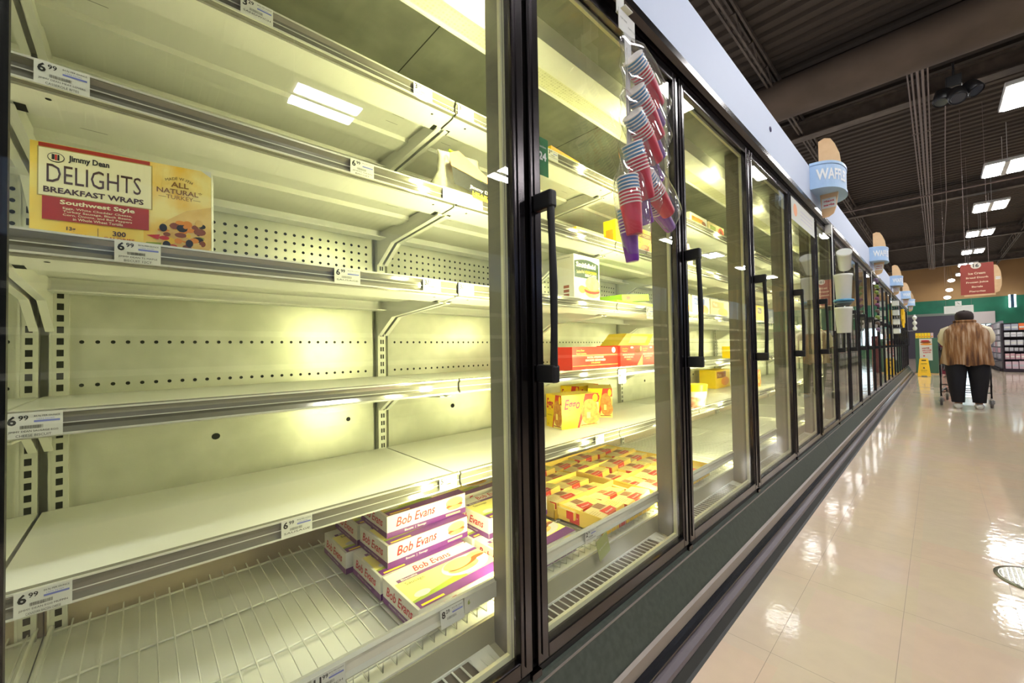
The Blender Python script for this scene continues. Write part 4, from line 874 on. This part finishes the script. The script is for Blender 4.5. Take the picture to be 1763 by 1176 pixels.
for k, y in enumerate((10.6, 13.6, 16.6, 19.6)):
    b = MB(); b.box((.36, y, 4.725), (.64, y + .03, 4.742), JOIST); b.tube([(.37, y + .015, 4.742), (.37, y + .015, 5.21)], .004, JOIST, 5); b.tube([(.63, y + .015, 4.742), (.63, y + .015, 5.21)], .004, JOIST, 5); b.obj('pipe_hanger', None, 'flat steel hanger bar across the conduits, %s from the beam' % ('first', 'second', 'third', 'fourth')[k], 'hanger bar', 'hanger bars across the conduits')
b = MB(); b.tube([(.78, 9.3, 4.74), (.80, 12, 4.70), (.86, 16, 4.70), (.86, 28, 4.72)], .007, PIPE, 6); b.obj('cable', None, 'thin grey cable sagging along the ceiling right of the conduits', 'cable')
b = MB(); b.tube([(-8, 14.2, 4.55), (14, 14.2, 4.55)], .02, PIPE, 8); b.obj('sprinkler_pipe', None, 'thin sprinkler pipe crossing above the waffle signs', 'pipe')
b = MB(); b.rings([[(4.0 + (x), 21.6 + .3 * math.cos(i * PI / 10) , 4.75 + .3 * math.sin(i * PI / 10)) for i in range(20)] for x in (-1.0, 6)], DUCT); b.obj('air_duct', None, 'end of a second duct at the right edge, beyond the lights', 'air duct')
CAMB = mat('spotlight_black', (16, 16, 18), .4); LENS = mat('spotlight_lens', (60, 62, 70), .08, .3)
r = empty('ceiling_spotlight', (.82, 7.55, 4.05), 'cluster of black spotlight heads hanging below the duct', 'spotlight'); 
b = MB(); b.tube([(0, 0, .18), (0, 0, .42)], .012, CAMB, 8); b.box((-.07, -.06, .10), (.07, .06, .24), CAMB, bev=.01); b.obj('mount', r)
for k, (dx, dy, dz, ax) in enumerate(((-.10, -.05, .0, (-.2, -.35, -1)), (.02, -.12, -.06, (.15, -.75, -1)), (.15, .02, .03, (.6, -.4, -1)))):
    b = MB(); a = Vector(ax).normalized(); p = Vector((dx, dy, dz)); b.tube([p - a * .08, p - a * .07, p + a * .06, p + a * .07], [.05, .085, .085, .075], CAMB, 18); h_ = b.obj('lamp_head', r)
    b = MB(); b.tube([p + a * .0701, p + a * .074], [.07, .062], LENS, 18); b.tube([p + a * .066, p + a * .078], [.078, .078], mat('spotlight_rim', (90, 92, 98), .2, .8), 18, caps=False); b.obj('lens', h_)

# ---------------------------------------------------------------- aisle sign and far items
SREd = mat('sign_brick', (158, 66, 54), .5)
r = empty('aisle_sign', (1.10, 11.0, 1.77), 'hanging brick red sign 16 listing ice cream and bagels', 'sign')
b = MB(); b.box((-.19, -.015, 0), (.205, .015, .555), SREd, bev=.003); f = Face(b, (-.19, -.0153, 0), (1, 0, 0), (0, 0, 1)); f.ell(.19, .52, .062, .058, mat('sign_disc', (226, 216, 200), .5), 1, 28)
b.prism([(.0 + .062 * math.cos(t * PI / 14), .52 + .058 * math.sin(t * PI / 14)) for t in range(28)], -.0152, .0148, MATS['sign_disc'])
f.text('16', .19, .488, .065, K, 3, al='c', w=.068, bold=.02)
for i, t in enumerate(('Ice Cream', 'Bread Dough', 'Frozen Juice', 'Bagels', 'Pierogies')): f.text(t, .1975, .36 - i * .082, .040, mat('sign_letters', (236, 210, 176), .5), 3, al='c', w=(.20, .26, .26, .13, .19)[i], bold=.035)
b.obj('sign_board', r)
b = MB(); b.prism([(.205, 0), (.26, .03), (.285, .13), (.29, .25), (.28, .38), (.25, .48), (.23, .50), (.205, .50)], -.012, .012, WOODT); b.box((-.15, -.012, -.03), (.215, .012, 0), WOODT)
f = Face(b, (.21, -.0123, .24), (1, 0, 0), (0, 0, 1)); f.rect(.01, 0, .065, .05, PAPER, 1); f.text('giant eagle', .0375, .018, .012, EGGR, 2, al='c', w=.05); b.obj('stick_blade', r)
b = MB(); b.tube([(-.12, 0, .555), (-.12, 0, 3.44)], .003, PIPE, 5); b.tube([(.15, 0, .555), (.15, 0, 3.44)], .003, PIPE, 5); b.obj('suspension_rod', r)
r = empty('notice_board_sign', (.95, 14.0, 1.59), 'white hanging notice with small black arrow card on top', 'sign'); b = MB(); b.box((-.23, -.006, 0), (.23, .006, .18), PAPER); f = Face(b, (-.23, -.0064, 0), (1, 0, 0), (0, 0, 1))
for i in range(5): f.rect(.03, .03 + i * .026, .42, .034 + i * .026, mat('notice_grey', (190, 190, 196), .6), 1)
f.text('Express Lane', .23, .155, .014, K, 1, al='c', w=.12); b.obj('notice_board', r)
b = MB(); b.box((-.05, -.006, .182), (.05, .006, .285), PAPER); f = Face(b, (-.05, -.0064, .182), (1, 0, 0), (0, 0, 1)); f.poly([(.03, .07), (.035, .077), (.072, .03), (.066, .024)], K, 1); b.obj('arrow_card', r)
b = MB(); b.tube([(-.2, 0, .18), (-.2, 0, 3.62)], .002, PIPE, 5); b.tube([(.2, 0, .18), (.2, 0, 3.62)], .002, PIPE, 5); b.obj('suspension_rod', r)
PEND = mat('pendant_glow', (255, 255, 250), .4, emit=(1, .98, .93), es=9)
for k, (x, z) in enumerate(((1.16, 4.1), (1.08, 3.62), (1.0, 3.24))):
    b = MB(); b.ball((0, 0, 0), (.13, .13, .085), PEND, 14, 8); r = b.obj('pendant_lamp', None, '%s of three small bright pendant lamps left of the aisle sign' % ('highest', 'middle', 'lowest')[k], 'pendant lamp', 'pendant lamps before the tan wall', loc=(x, 30.5, z))
    b = MB(); b.tube([(0, 0, .08), (0, 0, 5.22 - z)], .006, JOIST, 5); b.obj('cord', r)
r = empty('wall_light', (3.28, 32.8, 3.0), 'pair of upright light tubes on the green wall', 'wall light'); 
for s_ in (-1, 1):
    b = MB(); b.box((s_ * .09 - .03, -.02, -.33), (s_ * .09 + .03, .02, .33), mat('tube_glow', (220, 245, 255), .4, emit=(.8, .95, 1), es=6)); b.obj('tube', r)
b = MB(); b.box((-.06, 0, -.33), (.06, .03, .33), mat('tube_backplate', (30, 60, 80), .5)); b.box((-.11, .02, -.04), (.11, .16, .04), MATS['tube_backplate']); b.obj('backplate', r)

# end display, wet floor sign
EG = mat('display_green', (64, 104, 84), .5)
r = empty('end_display', (.14, 16.75, 0), 'grey green end display stand with a poster at the end of the freezers', 'display stand')
b = MB(); b.box((0, 0, .03), (.46, .5, 1.05), EG, bev=.006); b.obj('cabinet', r)
b = MB(); b.box((.085, -.012, .40), (.345, -.002, 1.03), PAPER); f = Face(b, (.085, -.0124, .40), (1, 0, 0), (0, 0, 1)); f.ell(.13, .53, .11, .035, BRN, 1); f.ell(.14, .47, .12, .03, ORG, 1.5); f.ell(.12, .57, .09, .02, EGGR, 1.4)
f.text('WINTER', .13, .33, .045, MAR, 2, al='c', w=.16, bold=.04, rot=.1); f.text('WELCOME', .15, .27, .04, EGGR, 2, al='c', w=.19, bold=.04, rot=.1); f.text('TASTE!', .15, .21, .04, EGGR, 2, al='c', w=.16, bold=.04, rot=.1); f.ell(.09, .13, .02, .02, EGGR, 2); b.obj('poster', r)
b = MB(); b.box((-.02, -.03, 0), (.49, .5, .03), mat('display_base', (196, 168, 120), .6)); b.obj('base', r)
for k in range(6):
    b = MB(); b.box((0, 0, 0), (.055, .10, .15), YEL if k < 5 else mat('pink_box', (216, 190, 196), .5), bev=.003); Face(b, (0, -.0003, 0), (1, 0, 0), (0, 0, 1)).rect(.01, .03, .045, .06, ORG, 1)
    b.obj('small_box', None, '%s box from the left on top of the end display' % ('yellow first', 'yellow second', 'yellow third', 'yellow fourth', 'yellow fifth', 'pinkish last')[k], 'box', 'boxes on the end display', loc=(.15 + k * .062, 16.78, 1.051))
b = MB(); b.box((0, 0, .0), (.16, .4, 1.15), mat('maroon_rack', (120, 24, 52), .5), bev=.01)
for z in (.2, .45, .7, .95): b.box((-.01, -.02, z), (.17, .0, z + .02), MATS['maroon_rack'])
b.obj('snack_rack', None, 'narrow maroon rack just right of the green end display', 'rack', loc=(.66, 16.95, 0))
WET = mat('wet_sign_yellow', (248, 200, 20), .4)
r = empty('wet_floor_sign', (.325, 15.55, 0), 'yellow folding wet floor sign in front of the end display', 'floor sign')
for s_, nm in ((-1, 'front_leaf'), (1, 'rear_leaf')):
    b = MB(); mt = Matrix.Translation((0, s_ * .01, .5)) @ Matrix.Rotation(s_ * .2, 4, 'X') @ Matrix.Translation((0, 0, -.5))
    b.add([(-.125, 0, 0), (-.06, 0, 0), (-.05, 0, .02), (.05, 0, .02), (.06, 0, 0), (.125, 0, 0), (.085, 0, .46), (.07, 0, .49), (-.07, 0, .49), (-.085, 0, .46)] + [(p[0], .012, p[1]) for p in ((-.125, 0), (-.06, 0), (-.05, .02), (.05, .02), (.06, 0), (.125, 0), (.085, .46), (.07, .49), (-.07, .49), (-.085, .46))],
          [tuple(range(10)), tuple(range(19, 9, -1))] + [(i, i + 10, (i + 1) % 10 + 10, (i + 1) % 10) for i in range(10)], WET, mtx=mt)
    if s_ < 0:
        o_ = mt @ Vector((-.125, -.0006, 0)); v_ = (mt.to_3x3() @ Vector((0, 0, 1))); f = Face(b, o_, (1, 0, 0), v_)
        f.rect(.08, .42, .17, .45, K, 1); f.text('CAUTION', .125, .33, .028, K, 1, al='c', w=.11, bold=.03); f.poly([(.125, .26), (.105, .21), (.145, .21)], K, 1); f.text('WET FLOOR', .125, .15, .022, K, 1, al='c', w=.12, bold=.02); f.text('PISO MOJADO', .125, .11, .016, K, 1, al='c', w=.11, bold=.01)
    b.obj(nm, r)

# right hand gondola with goods
DKR = mat('gondola_dark', (40, 26, 40), .5)
r = empty('gondola_shelving', (1.93, 19.0, 0), 'dark shelf unit stocked with small goods at the right edge', 'shelf unit')
b = MB(); b.box((0, .3, 0), (2.6, .34, 1.47), DKR); b.box((0, 0, 0), (.02, .34, 1.47), DKR); b.box((0, -.02, 0), (2.6, .3, .09), DKR); b.obj('back_panel', r)
LV = [.09, .38, .62, .80, 1.05, 1.25]
for z in LV[1:]:
    b = MB(); b.box((.02, 0, z - .02), (2.6, .3, z), DKR); b.obj('shelf', r)
rr = random.Random(11)
kinds = [((210, 180, 190), .13, .24), ((212, 168, 176), .1, .18), ((188, 186, 190), .09, .12), ((206, 206, 210), .12, .16), ((224, 224, 226), .12, .14), ((240, 120, 60), .14, .2)]
for li, z in enumerate(LV):
    x = .04; cnt = 0
    hgt = min(kinds[li][2], ([*LV, 1.50][li + 1] - z - .03))
    while x < 1.0:
        w_ = kinds[li][1]
        c_ = kinds[li][0] if li < 5 else rr.choice(((240, 120, 60), (230, 150, 60), (196, 90, 190), (170, 176, 190)))
        m_ = mat('goods_%d_%d' % (li, c_[2]), c_, .45)
        b = MB(); b.box((0, 0, 0), (w_ - .012, .10, hgt * rr.uniform(.86, 1)), m_, bev=.008); Face(b, (0, -.0005, 0), (1, 0, 0), (0, 0, 1)).rect(.01, hgt * .3, w_ - .025, hgt * .55, PAPER if li % 2 else MATS['print_brown' if li == 5 else 'notice_grey'], 1)
        cnt += 1
        b.obj('packaged_good', None, 'small packaged item, number %d from the left on %s of the dark unit' % (cnt, ['the base', 'the lowest shelf', 'the second shelf', 'the third shelf', 'the fourth shelf', 'the top shelf'][li]), 'package', 'packages on the dark shelf unit', loc=(1.93 + x, 19.04, z)); x += w_
r = empty('peg_rack', (1.93, 19.4, 0), 'greyish rack of hanging packets along the aisle, behind the shopper', 'rack')
b = MB(); b.box((.0, 0, .08), (.06, 5.6, 1.55), mat('peg_grey', (150, 150, 158), .6)); b.box((-.05, 0, 0), (.06, 5.6, .08), DKR); b.box((-.12, 0, .30), (0, 5.6, .32), DKR); b.obj('pegboard', r)
rr = random.Random(4); n_ = 0
for zi in range(6):
    for yi in range(10):
        b = MB(); c_ = rr.choice(((216, 212, 220), (190, 186, 196), (212, 170, 180), (160, 158, 168), (230, 228, 232))); b.box((-.05, 0, 0), (0, .34, .15), mat('packet_%d' % c_[1], c_, .4), bev=.01)
        b.obj('hanging_packet', None, 'hanging packet on the grey rack, %s row from the top, %s from the near end' % (('sixth', 'fifth', 'fourth', 'third', 'second', 'top')[zi], ('first', 'second', 'third', 'fourth', 'fifth', 'sixth', 'seventh', 'eighth', 'ninth', 'tenth')[yi]), 'packet', 'packets on the grey rack', loc=(1.925, 19.45 + yi * .54 + rr.uniform(0, .1), .38 + zi * .19))

# floor drain cover
b = MB(); FD = mat('drain_metal', (170, 168, 156), .25, .9)
b.rings([[(.125 * k * math.cos(i * PI / 16), .125 * k * math.sin(i * PI / 16), z) for i in range(32)] for k, z in ((1, .0), (1, .003), (.9, .004))], FD)
f = Face(b, (0, 0, .0042), (1, 0, 0), (0, 1, 0), .0003); f.ell(0, 0, .11, .11, mat('drain_gap', (96, 92, 84), .6), 1, 28)
for i in range(-8, 9):
    q = math.sqrt(max(.108 ** 2 - (i * .0125) ** 2, 0)); f.rect(-q, i * .0125 - .0025, q, i * .0125 + .0025, FD, 3); f.rect(i * .0125 - .002, -q, i * .0125 + .002, q, FD, 2)
b.obj('drain_cover', None, 'round metal grate drain cover in the floor at the right edge', 'drain cover', loc=(.845, 2.475, .0005))

# ---------------------------------------------------------------- shopper and cart
SKIN = mat('skin', (206, 160, 132), .5); CAPM = mat('cap_dark', (52, 40, 38), .9); SLV = mat('sleeve_cream', (240, 226, 196), .8); TRO = mat('trousers_black', (14, 14, 24), .85); SHO = mat('sneaker_white', (226, 222, 216), .5)
def fur():
    m = mat('fur_brown', (128, 92, 64), .95); nt = m.node_tree; N = nt.nodes.new; L = nt.links.new; b = nt.nodes['Principled BSDF']
    tc = N('ShaderNodeTexCoord'); mp = N('ShaderNodeMapping'); mp.inputs['Scale'].default_value = (26, 3, 2.2); L(tc.outputs['Object'], mp.inputs[0])
    n = N('ShaderNodeTexNoise'); n.inputs['Scale'].default_value = 1; n.inputs['Detail'].default_value = 5; L(mp.outputs[0], n.inputs['Vector'])
    r = N('ShaderNodeValToRGB'); e = r.color_ramp.elements; e[0].position = .34; e[0].color = lin((74, 44, 32)) + (1,); e[1].position = .66; e[1].color = lin((186, 158, 134)) + (1,); q = e.new(.5); q.color = lin((138, 96, 58)) + (1,)
    L(n.outputs['Fac'], r.inputs[0]); L(r.outputs[0], b.inputs['Base Color'])
    n2 = N('ShaderNodeTexNoise'); n2.inputs['Scale'].default_value = 120; L(tc.outputs['Object'], n2.inputs['Vector']); bp = N('ShaderNodeBump'); bp.inputs['Strength'].default_value = .8; bp.inputs['Distance'].default_value = .01; L(n2.outputs['Fac'], bp.inputs['Height']); L(bp.outputs[0], b.inputs['Normal'])
    return m
FUR = fur()
def skin_mesh(name, verts, edges, radii, m, parent, root=0, sub=2):
    me = bpy.data.meshes.new(name); me.from_pydata(verts, edges, []); o = bpy.data.objects.new(name, me); COL.objects.link(o)
    md = o.modifiers.new('s', 'SKIN'); md.use_smooth_shade = True
    for i, r_ in enumerate(radii): me.skin_vertices[0].data[i].radius = (r_, r_) if not isinstance(r_, tuple) else r_
    me.skin_vertices[0].data[root].use_root = True
    s2 = o.modifiers.new('u', 'SUBSURF'); s2.levels = s2.render_levels = sub
    dg = bpy.context.evaluated_depsgraph_get(); dg.update()
    nm = bpy.data.meshes.new_from_object(o.evaluated_get(dg)); o.modifiers.clear(); o.data = nm; bpy.data.meshes.remove(me)
    nm.materials.clear(); nm.materials.append(m)
    for p in nm.polygons: p.use_smooth = True
    if parent: o.parent = parent
    return o
PX, PY = .865, 8.33
per = empty('person', (PX, PY, 0), 'shopper seen from behind, leaning on a cart in a brown fur vest and black trousers', 'person')
V = [(0, 0, .72), (0, .06, .86), (0, .15, 1.00), (0, .24, 1.10), (0, .30, 1.16), (0, .37, 1.205), (0, .40, 1.25),
     (-.12, .23, 1.085), (-.205, .24, 1.00), (-.20, .34, .90), (-.165, .43, .87), (.12, .23, 1.085), (.205, .24, 1.00), (.20, .34, .90), (.165, .43, .87),
     (-.085, 0, .64), (-.092, .015, .38), (-.092, -.01, .07), (-.095, .08, .035), (.085, 0, .64), (.095, .03, .38), (.095, .05, .07), (.10, .14, .035)]
Eg = [(0, 1), (1, 2), (2, 3), (3, 4), (4, 5), (5, 6), (3, 7), (7, 8), (8, 9), (9, 10), (3, 11), (11, 12), (12, 13), (13, 14), (0, 15), (15, 16), (16, 17), (17, 18), (0, 19), (19, 20), (20, 21), (21, 22)]
Rr = [.10, .10, .10, .085, .045, .070, .068, .042, .042, .034, .024, .042, .042, .034, .024, .080, .055, .04, .035, .080, .055, .04, .035]
skin_mesh('body', V, Eg, Rr, SKIN, per)
bdy = [o for o in per.children][0]
# face, ears
b = MB(); b.ball((0, .47, 1.235), (.012, .02, .014), SKIN, 8, 6); b.ball((-.03, .465, 1.258), .008, K, 8, 6); b.ball((.03, .465, 1.258), .008, K, 8, 6); b.rings([[(.02 * math.cos(i * PI / 6), .462, 1.205 + .005 * math.sin(i * PI / 6)) for i in range(12)], [(.018 * math.cos(i * PI / 6), .468, 1.205 + .004 * math.sin(i * PI / 6)) for i in range(12)]], EGGR); b.ball((-.078, .40, 1.245), (.010, .016, .024), SKIN, 8, 6); b.ball((.078, .40, 1.245), (.010, .016, .024), SKIN, 8, 6)
b.obj('face', per)
# hands with fingers round the cart handle
for s_ in (-1, 1):
    vv = [(s_ * .165, .425, .87), (s_ * .160, .465, .872)]; ee = [(0, 1)]; rad = [.022, .026]
    for q, (dx, ln) in enumerate(((-.024, .9), (-.008, 1.0), (.009, .95), (.024, .8))):
        k = len(vv); vv += [(s_ * .160 + dx, .490, .876), (s_ * .160 + dx, .490 + .018 * ln, .864), (s_ * .160 + dx, .492 + .008 * ln, .846)]; ee += [(1, k), (k, k + 1), (k + 1, k + 2)]; rad += [.009, .0085, .0075]
    k = len(vv); vv += [(s_ * .130, .462, .862), (s_ * .122, .482, .850)]; ee += [(0, k), (k, k + 1)]; rad += [.010, .0085]
    skin_mesh('hand', vv, ee, rad, SKIN, per, 0, 1)
# cap
b = MB(); b.rings([[(rx * math.cos(i * PI / 12), .375 + ry * math.sin(i * PI / 12), z + .010 * math.sin(i * PI / 12)) for i in range(24)] for rx, ry, z in ((.080, .092, 1.235), (.090, .100, 1.240), (.094, .104, 1.275), (.090, .100, 1.315), (.076, .082, 1.345), (.045, .05, 1.362), (.012, .012, 1.366))], CAPM); b.ball((0, .37, 1.366), (.012, .012, .008), CAPM, 8, 5); b.obj('cap', per)
# fur vest: flared loft following the bent back
rr = random.Random(1); rs = []
rows = [(.600, .255, .150, .02), (.66, .248, .150, .025), (.76, .232, .145, .05), (.86, .222, .145, .085), (.95, .220, .145, .125), (1.03, .216, .140, .165), (1.09, .204, .125, .205), (1.14, .172, .10, .235), (1.175, .125, .078, .27), (1.20, .085, .062, .30), (1.225, .075, .058, .32)]
for z, rx, ry, cy in rows:
    rs.append([((rx + .010 * math.sin(i * .9 + z * 7) * (1.4 - z)) * math.copysign(abs(math.cos(i * PI / 18)) ** .85, math.cos(i * PI / 18)), cy + ry * math.sin(i * PI / 18), z + (.012 * math.sin(i * 1.3) if z < .61 else 0)) for i in range(36)])
b = MB(); b.rings(rs, FUR, False)
b.rings([[(.082 * k * math.cos(i * PI / 12), .315 + .068 * k * math.sin(i * PI / 12), z) for i in range(24)] for z, k in ((1.185, 1.25), (1.20, 1.4), (1.222, 1.35), (1.23, 1.1))], FUR, False)
b.obj('fur_vest', per)
for s_ in (-1, 1):
    b = MB(); b.tube([(s_ * .14, .21, 1.105), (s_ * .195, .215, 1.075), (s_ * .222, .225, 1.00), (s_ * .224, .25, .94), (s_ * .205, .34, .895), (s_ * .175, .41, .875)], [.05, .056, .052, .048, .040, .032], SLV, 14); b.obj('sleeve', per)
b = MB(); b.ball((0, .035, .66), (.175, .105, .10), TRO, 20, 10); b.obj('trouser_seat', per)
for s_, dy in ((-1, 0), (1, .06)):
    b = MB(); rs = []
    for z, rx, ry, cx, cy in ((.70, .105, .100, .090, .03), (.62, .112, .112, .097, .01), (.50, .104, .105, .104, .02), (.36, .088, .090, .104, .02), (.22, .076, .080, .10, .01), (.12, .066, .072, .098, 0), (.080, .062, .072, .098, 0)):
        k = (.72 - z) / .72; rs.append([(s_ * cx + rx * math.cos(i * PI / 11) * (1 + .03 * math.sin(i * 3 + z * 20)), cy + dy * k + ry * math.sin(i * PI / 11), z) for i in range(22)])
    b.rings(rs, TRO); b.obj('trouser_leg', per)
    b = MB(); rs = []
    for t, wx, hz in ((-.075, .022, .03), (-.065, .038, .055), (-.03, .045, .068), (.02, .045, .06), (.07, .048, .042), (.12, .042, .032), (.145, .02, .018)):
        rs.append([(s_ * .098 + wx * math.cos(i * PI / 8), dy + t, max(0.001, hz * .5 + hz * .5 * math.sin(i * PI / 8))) for i in range(16)])
    b.rings(rs, SHO); b.obj('shoe', per)
# cart
CARTM = mat('cart_wire_dark', (36, 32, 36), .35, .5); WHE = mat('wheel_grey', (96, 92, 92), .5); FORK = mat('caster_fork', (190, 188, 186), .3, .6)
ct = empty('shopping_cart', (PX - .02, PY, 0), 'dark wire shopping cart pushed by the shopper in the fur vest', 'shopping cart')
x0, x1, ya, yb = -.235, .235, .50, 1.18
b = MB()
for s_ in (x0, x1):
    b.tube([(s_, .46, .86), (s_, .48, .80), (s_ * 1.0, .20, .44), (s_, .19, .30), (s_, .20, .13)], .011, CARTM, 8); b.tube([(s_, .20, .20), (s_ * .75, 1.0, .20), (s_ * .72, 1.04, .12)], .010, CARTM, 8); b.tube([(s_, .26, .50), (s_ * .9, yb, .58)], .009, CARTM, 8)
for y, z in ((.20, .30), (.20, .20), (.55, .20), (.9, .20)): b.tube([(x0 * (1 - .25 * (y - .2)), y, z), (x1 * (1 - .25 * (y - .2)), y, z)], .007, CARTM, 6)
b.obj('frame', ct)
b = MB(); xb0 = .2
for k in range(11):   # basket sides, bottom
    y = .30 + k * .085; w_ = .225 - .03 * k / 10; b.tube([(-w_, y, .80 + .005 * k), (-w_ * .92, y, .50 + .008 * k), (w_ * .92, y, .50 + .008 * k), (w_, y, .80 + .005 * k)], .003, CARTM, 4)
for z, k in ((.80, 1), (.72, .98), (.64, .96), (.56, .94), (.505, .92)):
    b.tube([(.225 * k, .30, z), (.195 * k, 1.15, z + .05), (-.195 * k, 1.15, z + .05), (-.225 * k, .30, z), (.225 * k, .30, z)], .0035, CARTM, 4)
for k in range(9): x = -.2 + k * .05; b.tube([(x, .30, .505), (x * .87, 1.15, .585), (x * .9, 1.15, .85)], .0028, CARTM, 4)
b.obj('basket', ct)
b = MB(); b.tube([(x0, .475, .862), (x1, .475, .862)], .013, mat('handle_maroon', (120, 30, 40), .4), 10); b.obj('handle', ct)
b = MB(); b.tube([(-.2, .22, .40), (-.2, .45, .40), (.2, .45, .40)], .004, CARTM, 4)
for i in range(5): b.tube([(-.19 + i * .03, .215, .27), (-.19 + i * .03, .215, .44)], .002, CARTM, 4); b.tube([(-.19, .215, .28 + i * .035), (-.07, .215, .28 + i * .035)], .002, CARTM, 4)
b.obj('lower_grid', ct)
for k, (x, y) in enumerate(((x0, .19), (x1, .19), (-.17, 1.02), (.17, 1.02))):
    b = MB(); b.rings([[(x - .014 + t, y + .052 * q * math.cos(i * PI / 10), .054 + .052 * q * math.sin(i * PI / 10)) for i in range(20)] for t, q in ((0, .85), (.004, 1), (.024, 1), (.028, .85))], WHE); w_ = b.obj('wheel', ct)
    b = MB(); b.tube([(x - .022, y, .054), (x - .022, y, .10), (x, y, .13), (x + .022, y, .10), (x + .022, y, .054)], .006, FORK, 6); b.obj('caster_fork', w_)

# ---------------------------------------------------------------- open cooler facing the freezers across the aisle (seen mirrored in the doors)
r = empty('open_cooler', (2.55, -3.0, 0), 'long open cooler across the aisle, seen only mirrored in the freezer doors', 'cooler'); OL = 16.5
OB = mat('cooler_dark', (58, 62, 58), .6)
b = MB(); b.box((.75, 0, 0), (.85, OL, 1.95), OB); b.box((0, 0, 0), (.8, OL, .35), OB); b.box((.1, 0, 1.88), (.8, OL, 1.95), OB); b.obj('body', r)
b = MB(); b.box((.08, 0, 1.55), (.12, OL, 1.95), mat('cooler_fascia_blue', (140, 160, 200), .5)); b.obj('fascia_panel', r)
for z in (.55, .80, 1.05, 1.30):
    b = MB(); b.box((.25, 0, z), (.75, OL, z + .02), OB); b.box((.24, 0, z - .01), (.25, OL, z + .03), PAPER); b.obj('shelf', r)
b = MB(); rr = random.Random(9)
b.box((.16, .1, 1.86), (.20, OL - .1, 1.875), mat('cooler_lamp', (255, 255, 240), .4, emit=(1, 1, .9), es=6)); b.obj('light_strip', r)
